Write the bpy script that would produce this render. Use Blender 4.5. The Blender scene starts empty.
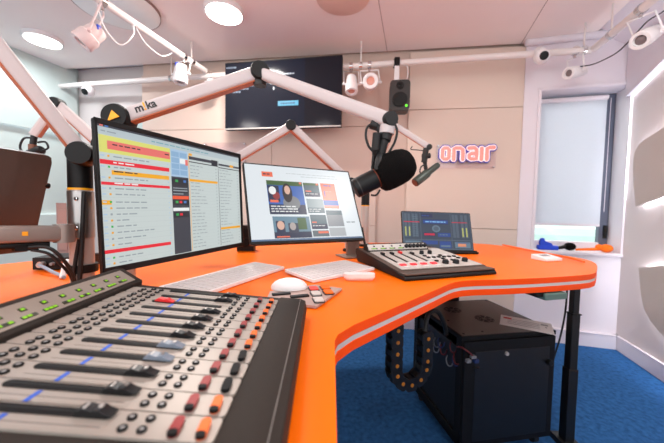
import bpy, bmesh, math, random
from mathutils import Vector, Matrix
random.seed(4)
S = bpy.context.scene
COL = S.collection
V = Vector
R = math.radians

# ------------------------------------------------------------------ materials
def lin(c):
    return tuple((x / 12.92 if x <= .04045 else ((x + .055) / 1.055) ** 2.4) for x in (v / 255. for v in c)) + (1.,)
MATS = {}
def mat(name, c, rough=.5, metal=0., noise=0., nscale=30., bump=0., bscale=200., emit=0., coat=0., spec=.5):
    if name in MATS: return MATS[name]
    m = bpy.data.materials.new(name); m.use_nodes = True
    nt = m.node_tree; b = nt.nodes['Principled BSDF']; col = lin(c)
    b.inputs['Base Color'].default_value = col
    b.inputs['Roughness'].default_value = rough; b.inputs['Metallic'].default_value = metal
    b.inputs['Specular IOR Level'].default_value = spec
    b.inputs['Coat Weight'].default_value = coat
    tc = nt.nodes.new('ShaderNodeTexCoord')
    if noise:
        n = nt.nodes.new('ShaderNodeTexNoise'); n.inputs['Scale'].default_value = nscale; n.inputs['Detail'].default_value = 4
        nt.links.new(tc.outputs['Object'], n.inputs['Vector'])
        mx = nt.nodes.new('ShaderNodeMix'); mx.data_type = 'RGBA'
        mx.inputs['A'].default_value = tuple(min(1, x * (1 - noise)) for x in col[:3]) + (1,)
        mx.inputs['B'].default_value = tuple(min(1, x * (1 + noise)) for x in col[:3]) + (1,)
        nt.links.new(n.outputs['Fac'], mx.inputs['Factor']); nt.links.new(mx.outputs['Result'], b.inputs['Base Color'])
    if bump:
        n2 = nt.nodes.new('ShaderNodeTexNoise'); n2.inputs['Scale'].default_value = bscale; n2.inputs['Detail'].default_value = 3
        nt.links.new(tc.outputs['Object'], n2.inputs['Vector'])
        bp = nt.nodes.new('ShaderNodeBump'); bp.inputs['Strength'].default_value = bump; bp.inputs['Distance'].default_value = .004
        nt.links.new(n2.outputs['Fac'], bp.inputs['Height']); nt.links.new(bp.outputs['Normal'], b.inputs['Normal'])
    if emit:
        b.inputs['Emission Color'].default_value = col; b.inputs['Emission Strength'].default_value = emit
    MATS[name] = m
    return m
def scr(c, e=.85):
    """a lit patch of a display"""
    n = 'display_%02x%02x%02x_%d' % (*c, int(e * 100))
    if n in MATS: return MATS[n]
    m = mat(n, c, rough=.3, emit=e * .8)
    m.node_tree.nodes['Principled BSDF'].inputs['Base Color'].default_value = (.01, .01, .012, 1)
    return m

WALL = mat('wall_paint_bounce', (212, 202, 200), .7, noise=.03, nscale=3, bump=.05, bscale=300)  # slight pink of the orange desk's bounce light is put into this colour
WALLW = mat('panel_paint_bounce', (220, 201, 187), .65, noise=.02, nscale=2)  # warm tone: light bounced off the desk is coloured in
WALLT = mat('rear_panel_paint_bounce', (210, 186, 173), .65, noise=.03, nscale=2)  # pinkish base colour carries the desk's bounce light
WALLG = mat('left_wall_green_light', (194, 206, 202), .7, noise=.02, nscale=3)  # green cast of the window light is put into this wall colour
CEIL = mat('ceiling_paint', (248, 236, 232), .75, noise=.02, nscale=4)
TRIM = mat('white_trim', (229, 222, 228), .5, noise=.02, nscale=8)
ISL = mat('wall_island_board', (192, 180, 172), .7, noise=.03, nscale=6)
CARPET = mat('blue_carpet', (46, 96, 150), .95, noise=.7, nscale=42, bump=.9, bscale=260, spec=.1)
ORANGE = mat('orange_laminate', (255, 112, 0), .38, noise=.025, nscale=14, bump=.02, bscale=500, spec=.18)
ORANGE_E = mat('orange_edge_band', (246, 76, 2), .5, noise=.02, nscale=20, spec=.2)
STRIPG = mat('grey_edge_inlay', (206, 203, 200), .35, metal=.2, noise=.02, nscale=30)
BLACK = mat('black_plastic', (13, 13, 14), .5, noise=.1, nscale=60, spec=.3)
BLACKM = mat('black_powder_coat', (11, 11, 13), .5, noise=.12, nscale=90, bump=.05, bscale=900)
RACKM = mat('rack_steel', (17, 17, 19), .6, metal=.0, spec=.2, noise=.1, nscale=80, bump=.04, bscale=900)
RACKT = mat('rack_top_reflection', (92, 83, 78), .4, metal=.3, noise=.1, nscale=60)  # lighter than the cabinet: the wall's reflection is put into the colour
DARKG = mat('dark_grey_plastic', (44, 41, 40), .5, noise=.08, nscale=60, bump=.05, bscale=900)
FOAM = mat('black_foam', (17, 15, 15), .95, noise=.3, nscale=240, bump=1., bscale=420, spec=.1)
STANDM = mat('stand_metal', (150, 130, 120), .32, metal=.5, noise=.04, nscale=30)
RUBBER = mat('black_rubber', (18, 18, 19), .6, noise=.08, nscale=80)
SILVER = mat('brushed_silver', (176, 172, 170), .3, metal=.9, noise=.05, nscale=40)
SILVP = mat('silver_paint', (186, 182, 178), .38, metal=.35, noise=.04, nscale=40)
CHROME = mat('chrome', (210, 210, 212), .15, metal=1., noise=.02, nscale=30)
ARMW = mat('arm_white_aluminium', (196, 186, 186), .38, noise=.03, nscale=30)
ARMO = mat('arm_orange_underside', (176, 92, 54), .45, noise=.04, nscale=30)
WHITE = mat('white_plastic', (236, 232, 232), .4, noise=.02, nscale=40)
PIPEW = mat('white_pipe_paint', (232, 224, 220), .4, noise=.03, nscale=30)
KEYW = mat('key_white', (216, 210, 209), .5, noise=.02, nscale=60)
YEL = mat('amber_mark', (252, 176, 20), .4, noise=.04, nscale=60)
CONS = mat('console_face', (160, 150, 141), .42, metal=.15, noise=.04, nscale=50)
CONSF = mat('console_frame', (50, 44, 40), .65, noise=.1, nscale=120, bump=.08, bscale=1200, spec=.15)
CONS2 = mat('small_console_face', (190, 185, 179), .45, noise=.03, nscale=50)
CONSB = mat('small_console_frame', (80, 68, 61), .55, noise=.08, nscale=100)
CONSM = mat('meter_face', (150, 140, 130), .45, metal=.15, noise=.04, nscale=50)
LINE = mat('console_seam', (112, 106, 102), .6, noise=.05, nscale=50)
BTN = mat('button_dark', (22, 21, 22), .55, noise=.08, nscale=90, spec=.15)
BTNC = mat('button_centre', (150, 148, 148), .4, noise=.05, nscale=90)
FCAP = mat('fader_black', (20, 21, 24), .4, noise=.1, nscale=90, spec=.3)
FCAPG = mat('fader_blue_grey', (118, 128, 142), .4, noise=.06, nscale=90)
REDK = mat('fader_red', (214, 34, 36), .4, noise=.05, nscale=60)
REDB = mat('lamp_red', (140, 26, 26), .45, noise=.08, nscale=90, emit=.08, spec=.3)
ORB = mat('lamp_orange', (226, 96, 6), .45, noise=.08, nscale=90, emit=.2, spec=.3)
TAPE = mat('blue_tape', (40, 92, 200), .6, noise=.05, nscale=60)
GREEN = mat('meter_green', (116, 178, 20), .5, noise=.05, nscale=60, emit=.3)
DGREEN = mat('meter_dim', (38, 42, 24), .4, noise=.05, nscale=60)
PIN = mat('chain_pin_orange', (190, 116, 20), .45, noise=.05, nscale=60)
PINKS = mat('spot_white_bounce', (226, 206, 204), .45, noise=.03, nscale=30)  # white can, pink from the orange reflection painted in
BLUEP = mat('bright_blue', (20, 66, 200), .5, noise=.06, nscale=60)
ORP = mat('orange_foam', (255, 116, 14), .9, noise=.1, nscale=120, bump=.6, bscale=300)
PAPER = mat('paper', (226, 222, 220), .7, noise=.03, nscale=20)
INK = mat('paper_red_mark', (196, 40, 40), .7, noise=.05, nscale=40)
GREYINK = mat('paper_grey_mark', (150, 146, 146), .7, noise=.05, nscale=40)
PADP = mat('pad_plate', (176, 150, 142), .45, noise=.04, nscale=50)
PADG = mat('pad_key_grey', (206, 196, 190), .4, noise=.03, nscale=50)
BROWNB = mat('monitor_back_shell', (88, 74, 68), .45, noise=.06, nscale=60)
PINKBX = mat('rosewood_panel', (150, 124, 118), .6, noise=.05, nscale=20)
LAMP = mat('lamp_diffuser', (255, 250, 244), .5, noise=.0, emit=9.)
LEDM = mat('led_tape', (240, 244, 255), .5, emit=2.4)
LEDH = mat('led_tape_rear', (240, 244, 255), .5, emit=42.)
SIGNB = mat('sign_blue_edge', (74, 80, 190), .5, noise=.05, nscale=40)
SIGNW = mat('sign_white_tube', (255, 232, 230), .5, emit=.4)
SIGNP = mat('sign_pink_face', (244, 158, 148), .5, noise=.03, nscale=40, emit=.15)
LEDG = mat('status_green', (90, 230, 40), .5, emit=1.2)
GREENB = mat('switch_grey_green', (86, 112, 104), .45, noise=.05, nscale=60)
WFRAME = mat('window_frame_grey', (84, 88, 104), .45, noise=.05, nscale=40)
RINGB = mat('ceiling_ring_brown', (150, 128, 120), .6, noise=.05, nscale=20)
RINGC = mat('ceiling_disc_board', (248, 250, 248), .8, noise=.03, nscale=10)
OUTG = mat('outside_render', (196, 216, 206), .8, noise=.05, nscale=1.5)
LENSO = mat('spot_lens_salmon', (214, 146, 128), .25, noise=.05, nscale=40)
LENSG = mat('spot_lens_grey', (128, 112, 112), .25, noise=.05, nscale=40)

def clear_mat(name, c, alpha_mix, rough=.03):
    m = bpy.data.materials.new(name); m.use_nodes = True; nt = m.node_tree; nt.nodes.clear()
    o = nt.nodes.new('ShaderNodeOutputMaterial'); mx = nt.nodes.new('ShaderNodeMixShader')
    t = nt.nodes.new('ShaderNodeBsdfTransparent'); g = nt.nodes.new('ShaderNodeBsdfGlossy')
    t.inputs['Color'].default_value = lin(c); g.inputs['Roughness'].default_value = rough
    mx.inputs['Fac'].default_value = alpha_mix
    nt.links.new(t.outputs[0], mx.inputs[1]); nt.links.new(g.outputs[0], mx.inputs[2]); nt.links.new(mx.outputs[0], o.inputs[0])
    return m
GLASS = clear_mat('window_glass', (242, 250, 248), .06)
ACRYL = clear_mat('clear_acrylic', (251, 246, 248), .06, .04)
def blind_mat():
    m = bpy.data.materials.new('blind_fabric'); m.use_nodes = True; nt = m.node_tree; nt.nodes.clear()
    o = nt.nodes.new('ShaderNodeOutputMaterial'); mx = nt.nodes.new('ShaderNodeMixShader')
    d = nt.nodes.new('ShaderNodeBsdfDiffuse'); t = nt.nodes.new('ShaderNodeBsdfTranslucent')
    tc = nt.nodes.new('ShaderNodeTexCoord'); w = nt.nodes.new('ShaderNodeTexNoise'); w.inputs['Scale'].default_value = 200
    r = nt.nodes.new('ShaderNodeMix'); r.data_type = 'RGBA'
    r.inputs['A'].default_value = lin((222, 222, 228)); r.inputs['B'].default_value = lin((230, 230, 235))
    nt.links.new(tc.outputs['Object'], w.inputs['Vector']); nt.links.new(w.outputs['Fac'], r.inputs['Factor'])
    nt.links.new(r.outputs['Result'], d.inputs['Color']); nt.links.new(r.outputs['Result'], t.inputs['Color'])
    mx.inputs['Fac'].default_value = .55
    nt.links.new(d.outputs[0], mx.inputs[1]); nt.links.new(t.outputs[0], mx.inputs[2]); nt.links.new(mx.outputs[0], o.inputs[0])
    return m
BLIND = blind_mat()

# ------------------------------------------------------------------ objects
WM = {}                                            # world matrix of everything made here
def frame(o, x, y, z):
    m = Matrix.Identity(4)
    for i, a in enumerate((x, y, z)):
        for j in range(3): m[j][i] = a[j]
    for j in range(3): m[j][3] = o[j]
    return m
def along(p0, p1, up=(0, 0, 1)):
    """frame at p0 with z running to p1"""
    z = (V(p1) - V(p0)).normalized(); u = V(up)
    if abs(z.dot(u)) > .98: u = V((0, 1, 0))
    x = u.cross(z).normalized(); y = z.cross(x)
    return frame(p0, x, y, z), (V(p1) - V(p0)).length
def rotz(o, deg): return Matrix.Translation(V(o)) @ Matrix.Rotation(R(deg), 4, 'Z')

def tag(o, label, cat, group=None):
    o['label'] = label; o['category'] = cat
    if group: o['group'] = group
    return o
def thing(name, label, cat, M=(0, 0, 0), group=None):
    o = bpy.data.objects.new(name, None); COL.objects.link(o); o.empty_display_size = .05
    if not isinstance(M, Matrix): M = Matrix.Translation(V(M))
    o.matrix_basis = M; WM[o.name] = M.copy()
    return tag(o, label, cat, group)

class MB:
    """collects shapes in world coordinates (or in the frame F); build() links them as one mesh object"""
    def __init__(s, F=None):
        s.bm = bmesh.new(); s.F = F if F is not None else Matrix.Identity(4); s.mats = []
    def mi(s, m):
        if m not in s.mats: s.mats.append(m)
        return s.mats.index(m)
    def _add(s, vs, fs, m, M=None):
        T = s.F @ M if M is not None else s.F
        bv = [s.bm.verts.new(T @ V(v)) for v in vs]; i = s.mi(m)
        for f in fs:
            try: s.bm.faces.new([bv[k] for k in f]).material_index = i
            except ValueError: pass
        return s
    def box(s, c, d, m, M=None):
        x, y, z = (a / 2 for a in d)
        vs = [(c[0] + i * x, c[1] + j * y, c[2] + k * z) for i in (-1, 1) for j in (-1, 1) for k in (-1, 1)]
        return s._add(vs, [(0, 1, 3, 2), (4, 6, 7, 5), (0, 4, 5, 1), (2, 3, 7, 6), (0, 2, 6, 4), (1, 5, 7, 3)], m, M)
    def quad(s, p, m, M=None): return s._add(p, [(0, 1, 2, 3)], m, M)
    def poly(s, p, m, M=None): return s._add(p, [tuple(range(len(p)))], m, M)
    def prism(s, P, z0, z1, m, M=None, m_top=None):
        n = len(P); vs = [(x, y, z0) for x, y in P] + [(x, y, z1) for x, y in P]
        s._add(vs, [tuple(reversed(range(n)))] + [(i, (i + 1) % n, n + (i + 1) % n, n + i) for i in range(n)], m, M)
        return s._add([(x, y, z1) for x, y in P], [tuple(range(n))], m_top or m, M)
    def lathe(s, prof, m, M=None, seg=24, cap=True):
        vs = []; fs = []; n = len(prof)
        for r, z in prof:
            for k in range(seg):
                a = 2 * math.pi * k / seg; vs.append((r * math.cos(a), r * math.sin(a), z))
        for i in range(n - 1):
            for k in range(seg):
                k2 = (k + 1) % seg; fs.append((i * seg + k, i * seg + k2, (i + 1) * seg + k2, (i + 1) * seg + k))
        if cap: fs += [tuple(reversed(range(seg))), tuple((n - 1) * seg + k for k in range(seg))]
        return s._add(vs, fs, m, M)
    def cyl(s, p0, p1, r, m, r1=None, seg=18):
        M, L = along(p0, p1)
        return s.lathe([(r, 0), (r if r1 is None else r1, L)], m, M, seg)
    def ball(s, c, r, m, seg=18, sc=(1, 1, 1), M=None):
        prof = [(max(1e-4, r * math.sin(math.pi * i / 10)), -r * math.cos(math.pi * i / 10)) for i in range(11)]
        T = Matrix.Translation(V(c)) @ Matrix.Diagonal((*sc, 1))
        return s.lathe(prof, m, (M @ T) if M is not None else T, seg)
    def tube(s, pts, r, m, seg=8, smooth=True, closed=False, flat=1., flat_axis=None):
        P = [V(p) for p in pts]
        if smooth and len(P) > 2:
            Q = []; n = len(P)
            rng = range(n) if closed else range(n - 1)
            for i in rng:
                a, b, c, d = (P[(i - 1) % n] if closed or i > 0 else P[0]), P[i], P[(i + 1) % n], (P[(i + 2) % n] if closed or i + 2 < n else P[-1])
                for k in range(6):
                    t = k / 6
                    Q.append(.5 * ((2 * b) + (c - a) * t + (2 * a - 5 * b + 4 * c - d) * t * t + (3 * b - a - 3 * c + d) * t ** 3))
            if not closed: Q.append(P[-1])
            P = Q
        n = len(P); vs = []; fs = []; prev = None
        for i in range(n):
            t = (P[(i + 1) % n] - P[i - 1]) if closed else (P[min(i + 1, n - 1)] - P[max(i - 1, 0)])
            t.normalize()
            if flat_axis is not None: x = V(flat_axis).normalized()
            else:
                x = prev if prev is not None else (V((0, 0, 1)) if abs(t.z) < .9 else V((1, 0, 0)))
            x = (x - t * x.dot(t)).normalized(); prev = x; y = t.cross(x)
            for k in range(seg):
                a = 2 * math.pi * k / seg
                vs.append(P[i] + x * (r * flat * math.cos(a)) + y * (r * math.sin(a)))
        for i in range(n if closed else n - 1):
            j = (i + 1) % n
            for k in range(seg):
                k2 = (k + 1) % seg; fs.append((i * seg + k, i * seg + k2, j * seg + k2, j * seg + k))
        if not closed: fs += [tuple(reversed(range(seg))), tuple((n - 1) * seg + k for k in range(seg))]
        return s._add(vs, fs, m)
    def build(s, name, parent=None, bevel=0., seg=2, flatshade=False):
        me = bpy.data.meshes.new(name)
        if parent is not None:
            s.bm.transform(WM[parent.name].inverted())
        bmesh.ops.recalc_face_normals(s.bm, faces=s.bm.faces)
        s.bm.to_mesh(me); s.bm.free()
        for m in s.mats: me.materials.append(m)
        if not flatshade:
            me.shade_smooth(); me.set_sharp_from_angle(angle=R(40))
        o = bpy.data.objects.new(name, me); COL.objects.link(o)
        WM[o.name] = WM[parent.name].copy() if parent is not None else Matrix.Identity(4)
        if parent is not None: o.parent = parent
        if bevel:
            b = o.modifiers.new('edge', 'BEVEL'); b.width = bevel; b.segments = seg; b.limit_method = 'ANGLE'; b.angle_limit = R(40); b.harden_normals = False
        return o
def struct(name, mb, bevel=0.):
    o = mb.build(name, None, bevel); o['kind'] = 'structure'; return o
def recentre(o):
    """move a one-mesh thing's origin to the middle of its base"""
    me = o.data; c = [V(v.co) for v in me.vertices]
    b = V((sum(v.x for v in c) / len(c), sum(v.y for v in c) / len(c), min(v.z for v in c)))
    me.transform(Matrix.Translation(-b)); o.location = b; WM[o.name] = Matrix.Translation(b)
    return o
def rrect(w, h, r, n=5, cx=0., cy=0.):
    P = []
    for sx, sy, a0 in ((1, 1, 0), (-1, 1, 90), (-1, -1, 180), (1, -1, 270)):
        for k in range(n + 1):
            a = R(a0 + 90 * k / n); P.append((cx + sx * (w / 2 - r) + r * math.cos(a), cy + sy * (h / 2 - r) + r * math.sin(a)))
    return P
def lettering(name, text, size, m, parent, F, depth=.001):
    cu = bpy.data.curves.new('lettering', 'FONT'); cu.body = text; cu.size = size; cu.extrude = depth; cu.offset = size * .018; cu.align_x = 'CENTER'; cu.align_y = 'CENTER'
    t = bpy.data.objects.new('lettering_source', cu); COL.objects.link(t)
    dg = bpy.context.evaluated_depsgraph_get()
    me = bpy.data.meshes.new_from_object(t.evaluated_get(dg)); bpy.data.objects.remove(t)
    me.transform(WM[parent.name].inverted() @ F); me.materials.clear(); me.materials.append(m)
    o = bpy.data.objects.new(name, me); COL.objects.link(o); o.parent = parent; WM[o.name] = WM[parent.name].copy()
    return o

# ------------------------------------------------------------------ the room
CZ = 2.5
fl = MB(); fl.box((-.3, 1.75, -.05), (7.4, 4.9, .1), CARPET); struct('floor', fl)
aA, aW, aRt = R(-8), R(-15.4), R(-104.9)
A0 = V((1.383, 2.554, 0)); ad = V((math.cos(aA), math.sin(aA), 0)); an = V((math.sin(aA), -math.cos(aA), 0))      # an points into the room
FA = frame(A0, ad, an, V((0, 0, 1)))                     # x along the rear wall, y into the room, z up
def ax(x): return (x - A0.x) / ad.x
xa0, xa1 = ax(-1.968), ax(1.63)
b = MB(FA); b.box(((xa0 + xa1) / 2, -.09, 1.28), (xa1 - xa0, .1, 2.56), WALLT); struct('wall_back', b)
b = MB(FA); b.box(((ax(-3.1) + xa0 + .05) / 2, -.2, 1.28), (xa0 - ax(-3.1) + .05, .1, 2.56), WALL); struct('wall_back_left', b)
def panel(name, x0, x1, z0, z1, m, th=.038):
    b = MB(FA); b.box(((x0 + x1) / 2, -.04 + th / 2, (z0 + z1) / 2), (x1 - x0, th, z1 - z0), m); struct(name, b, .002)
pL, pR = ax(.668), ax(1.622)
for i, (z0, z1) in enumerate(((.0, .93), (.934, 1.976), (1.98, 2.48))): panel('trim_%d' % (1 + i), pL, pR, z0, z1, WALLW)
xm = ax(-.598)
k = 4
for x0, x1 in ((xa0, xm - .002), (xm + .002, ax(.40))):
    for z0, z1 in ((0, .93), (.934, 1.846), (1.85, 2.40)):
        panel('trim_%d' % k, x0, x1, z0, z1, WALLT, .022); k += 1
# window wall with a deep niche
W0 = V((2.339, 2.309, 0)); wd = V((-math.cos(aW), -math.sin(aW), 0)); wn = V((math.sin(aW), -math.cos(aW), 0))
FW = frame(W0, wd, wn, V((0, 0, 1)))                     # x leftwards from the corner, y into the room
nx0, nx1, nz0, nz1 = .032, .640, .765, 2.09
b = MB(FW)
b.box((nx0 / 2 - .1, -.12, 1.28), (nx0 + .2, .24, 2.56), TRIM)
b.box(((nx1 + .765) / 2, -.12, 1.28), (.765 - nx1, .24, 2.56), TRIM)
b.box(((nx0 + nx1) / 2, -.12, nz0 / 2 - .01), (nx1 - nx0, .24, nz0 - .02), TRIM)
b.box(((nx0 + nx1) / 2, -.12, (nz1 + 2.56) / 2), (nx1 - nx0, .24, 2.56 - nz1), TRIM)
struct('wall_window', b)
b = MB(FW); b.box(((nx0 + nx1) / 2, -.105, nz0 - .01), (nx1 - nx0 + .03, .25, .025), TRIM); struct('trim_20', b, .004)
b = MB(FW)
for x in (nx0 - .004, nx1 + .012): b.box((x, .006, (nz0 + nz1) / 2), (.024, .012, nz1 - nz0 + .05), TRIM)
b.box(((nx0 + nx1) / 2, .006, nz1 + .015), (nx1 - nx0 + .05, .012, .024), TRIM); struct('trim_21', b, .002)
win = thing('window_1', 'grey framed window behind the white roller blind', 'window', FW @ Matrix.Translation((.35, -.2, nz0))); win['kind'] = 'structure'
b = MB(FW); gy = -.2
for x in (nx0 + .032, nx1 - .025): b.box((x, gy, (nz0 + nz1) / 2), (.064, .05, nz1 - nz0), WFRAME)
for z, h in ((nz0 + .035, .07), (nz1 - .03, .06)): b.box(((nx0 + nx1) / 2, gy, z), (nx1 - nx0 - .1, .05, h), TRIM if z < 1 else WFRAME)
b.build('window_frame', win, .003)
b = MB(FW); b.box(((nx0 + nx1) / 2, gy - .005, 1.43), (nx1 - nx0 - .1, .008, nz1 - nz0 - .12), GLASS); b.build('window_pane', win)
b = MB(FW); b.box((nx0 + .025, gy + .035, .93), (.022, .025, .11), BLACK); b.build('window_handle', win, .004)
bl = thing('roller_blind', 'white roller blind pulled most of the way down the window', 'blind', FW @ Matrix.Translation((.35, -.12, 2.05)))
b = MB(FW); b.box((.3675, -.12, 1.51), (.49, .003, 1.04), BLIND); b.build('blind_fabric', bl)
b = MB(FW); b.cyl((.12, -.12, 2.045), (.625, -.12, 2.045), .02, TRIM); b.build('blind_roller', bl)
b = MB(FW); b.box((.3675, -.12, .985), (.49, .012, .02), TRIM); b.build('hem_bar', bl, .003)
b = MB(FW); b.tube([(.110, -.095, 2.03), (.110, -.095, 1.5), (.110, -.095, 1.1)], .002, TRIM, 6); b.build('pull_cord', bl)
# outside: pale rendered block seen under the blind
b = MB(FW); b.box((-1.5, -4.0, .35), (9, 2.4, .7), OUTG); b.box((-1.5, -5.5, .80), (9, .3, .12), mat('outside_parapet', (226, 240, 234), .8, noise=.03, nscale=2)); o = struct('exterior_terrace', b)

# right wall: recessed surface, raised boards and the LED tape behind their edges
rd = V((math.cos(aRt), math.sin(aRt), 0)); rn = V((-rd.y * -1, rd.x * -1, 0)); rn = V((rd.y, -rd.x, 0))
FR = frame(W0 + rn * .027, rd, V((0, 0, 1)), rn)                     # x away from the corner along the wall, y up, z into the room
b = MB(FR); b.box((1.5, 1.28, -.06), (3.6, 2.56, .12), WALL); struct('wall_right', b)
def board(name, P, m, F, z0=.022, z1=.045):
    b = MB(F); b.prism(P, z0, z1, m); return struct(name, b, .003)
def led(name, pts, F, closed=False, r=.0055, z=.010):
    b = MB(F); b.tube([(x, y, z) for x, y in pts], r, LEDH if closed else LEDM, 6, smooth=False, closed=closed)
    o = b.build(name); o['kind'] = 'structure'; return o
board('trim_22', [(0.0, 2.0), (.012, 2.0), (.31, 2.105), (1.32, 2.47), (2.9, 2.47), (2.9, 2.56), (0, 2.56)], TRIM, FR, .0, .045)
led('trim_23', [(.012, 1.99), (.31, 2.095), (1.32, 2.46)], FR)
led('trim_24', [(.012, 1.98), (.012, 1.20)], FR, r=.0045, z=.007)
I1 = [(.130, 1.30), (.115, 1.42), (.112, 1.50), (.122, 1.55), (.150, 1.588), (.19, 1.612), (.36, 1.662), (1.3, 1.93), (1.3, 1.47), (.40, 1.212), (.165, 1.145)]
SHX = .025
I2 = [(.235, .705), (.50, .775), (1.3, .985), (1.3, .12), (.60, .26), (.45, .325), (.37, .37), (.31, .43), (.275, .52)]
I1 = [(x + SHX, y) for x, y in I1]; I2 = [(x + SHX, y) for x, y in I2]
board('trim_25', I1, ISL, FR); board('trim_26', I2, ISL, FR)
def inset(P, d):
    c = V((sum(p[0] for p in P) / len(P), sum(p[1] for p in P) / len(P))); out = []
    n = len(P)
    for i in range(n):
        a, q, e = V(P[i - 1]), V(P[i]), V(P[(i + 1) % n]); t = ((q - a).normalized() + (e - q).normalized()).normalized(); nn = V((-t.y, t.x))
        if nn.dot(c - q) < 0: nn = -nn
        out.append(tuple(q + nn * d))
    return out
led('trim_27', inset(I1, .028), FR, True); led('trim_28', inset(I2, .028), FR, True)
b = MB(FR); b.box((1.45, .055, .0075), (2.9, .11, .015), TRIM); b.box((1.45, .113, .010), (2.9, .008, .020), TRIM); struct('baseboard_right', b, .003)
b = MB(FW); b.box((.36, .02, .055), (.70, .04, .11), TRIM); b.box((.36, .0225, .113), (.70, .045, .008), TRIM); struct('baseboard_window', b, .003)
b = MB(FA); b.box(((pL + pR) / 2 - .05, .02, .055), (pR - pL, .04, .11), TRIM); struct('baseboard_back', b, .003)
# left wall
LW0 = V((-2.83, 3.30, 0)); ln = V((-rd.y, rd.x, 0)); FL = frame(LW0, rd, V((0, 0, 1)), ln)
b = MB(FL); b.box((1.9, 1.28, -.05), (4.2, 2.56, .1), WALLG); struct('wall_left', b)
board('trim_30', [(.05, 1.80), (.55, 1.80), (1.3, 1.77), (4, 1.74), (4, 2.5), (.05, 2.5)], WALLG, FL)
led('trim_31', [(.05, 1.812), (.55, 1.812), (1.3, 1.782), (4, 1.752)], FL)
board('trim_32', [(.05, .97), (4, 1.0), (4, .1), (.05, .1)], WALLG, FL)
led('trim_33', [(.05, .96), (4, .99)], FL)
# a lit glass strip and a door frame left of the rear panels
b = MB(FA); zx = ax(-2.05); b.box((zx, -.145, 1.91), (.22, .012, .12), scr((214, 232, 232), .8)); b.box((zx, -.147, 1.985), (.22, .014, .03), WFRAME)
struct('window_2', b, .002)
b = MB(FA); b.box((ax(-2.60), -.135, 1.0), (.05, .03, 2.0), WALLW); b.box((ax(-2.53), -.14, 1.0), (.05, .02, 2.0), DARKG); b.box((ax(-2.47), -.135, 1.0), (.05, .03, 2.0), WALLW)
struct('trim_34', b, .002)

b = MB(); b.box((-.4, -.75, .45), (7.2, .1, .9), WALL); struct('rear_light_blocker', b)  # unseen low wall, added to keep low light from under the desk
# ceiling: flat board that stops short of the walls, a slab above it, sloped cove down to the right wall
def apt(x, off=0.): q = A0 + ad * ax(x) + an * off; return (q.x, q.y)
cl = [apt(-3.3, .0), apt(1.60, .0), (2.06, 2.43), (1.20, -.82), (-4.0, -.82), (-4.0, 2.5)]
b = MB(); b.prism(cl, CZ, CZ + .03, CEIL); struct('ceiling', b)
b = MB(); b.box((-.6, 1.2, 2.60), (6.4, 5.0, .06), TRIM); struct('ceiling_slab', b)
def lin_pt(p, d, t): return (p[0] + d[0] * t, p[1] + d[1] * t)
b = MB(); q0 = (2.075, 2.44); w0 = (2.345, 2.36)

a0, a1 = q0, lin_pt(q0, rd, 3.2); c0, c1 = w0, lin_pt(w0, rd, 3.2)
b._add([(*a0, 2.515), (*a1, 2.515), (*c1, 2.36), (*c0, 2.36), (*a0, 2.55), (*a1, 2.55), (*c1, 2.55), (*c0, 2.55)],
       [(0, 1, 2, 3), (4, 7, 6, 5), (0, 4, 5, 1), (1, 5, 6, 2), (2, 6, 7, 3), (3, 7, 4, 0)], TRIM)
struct('cornice_right', b)
b = MB(FW); b.box((.42, .03, 2.485), (.74, .06, .05), TRIM); struct('cornice_window', b, .02)
# ceiling board joints
b = MB()
for p, q in (((.275, 2.0), (.47, 2.70)), ((1.25, 1.5), (1.57, 2.55)), ((-1.9, .9), (-1.42, 2.7))):
    M, L = along((*p, CZ), (*q, CZ)); b.box((0, 0, L / 2), (.0008, .006, L), LINE, M) if False else b.tube([(*p, CZ), (*q, CZ)], .0022, RINGB, 6, smooth=False)
struct('ceiling_joint', b)

# ------------------------------------------------------------------ the desk
dk = thing('studio_desk', 'bright orange studio desk with grey inlaid edge carrying the consoles', 'desk', (.5, 1.4, 0))
DP = [(.01, -.15), (.009, .535), (.016, .562), (.05, .61), (.144, .705), (.396, .965), (.425, .990), (.46, 1.010), (.51, 1.025), (.62, 1.042), (.76, 1.072), (.88, 1.104),
      (.98, 1.134), (1.04, 1.158), (1.085, 1.188), (1.14, 1.243), (1.21, 1.317), (1.272, 1.392), (1.318, 1.468), (1.335, 1.53), (1.328, 1.60), (1.305, 1.68), (1.215, 1.98), (1.185, 2.06), (1.13, 2.12), (1.05, 2.15),
      (.8, 2.135), (.4, 2.09), (-.2, 2.02), (-.62, 1.955), (-1.20, 1.32), (-1.32, 1.12), (-1.55, .70), (-1.55, -.15)]
def off(P, d):
    out = []; n = len(P)
    for i in range(n):
        a, q, e = V(P[i - 1]), V(P[i]), V(P[(i + 1) % n]); t = ((q - a).normalized() + (e - q).normalized()).normalized()
        out.append((q.x - t.y * d, q.y + t.x * d))
    return out
b = MB(); b.prism(DP, .8275, .85, ORANGE_E, m_top=ORANGE); b.build('desk_top', dk, .0012, 1)
b = MB(); b.prism(off(DP, .0012), .816, .8275, STRIPG); b.build('edge_inlay', dk)
b = MB(); b.prism(DP, .794, .816, ORANGE_E); b.build('lower_board', dk, .0012, 1)
def leg(x, y):
    b = MB()
    for z0, z1, w in ((.62, .794, .036), (.36, .63, .045), (.03, .37, .054)): b.box((x, y, (z0 + z1) / 2), (w * .8, w * .8, z1 - z0), BLACKM)
    b.box((x, y, .015), (.08, .62, .03), BLACKM) if y < 1 else b.box((x, y, .015), (.08, .10, .03), BLACKM)
    for z in (.37, .63): b.box((x, y, z), (.044, .044, .006), BLACK)
    return b.build('leg', dk, .003)
leg(1.122, 1.325); leg(-.55, .30); leg(-1.30, .55)
b = MB(); b.box((.80, 1.93, .40), (.085, .09, .79), BLACKM); b.build('leg', dk, .003)
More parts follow.
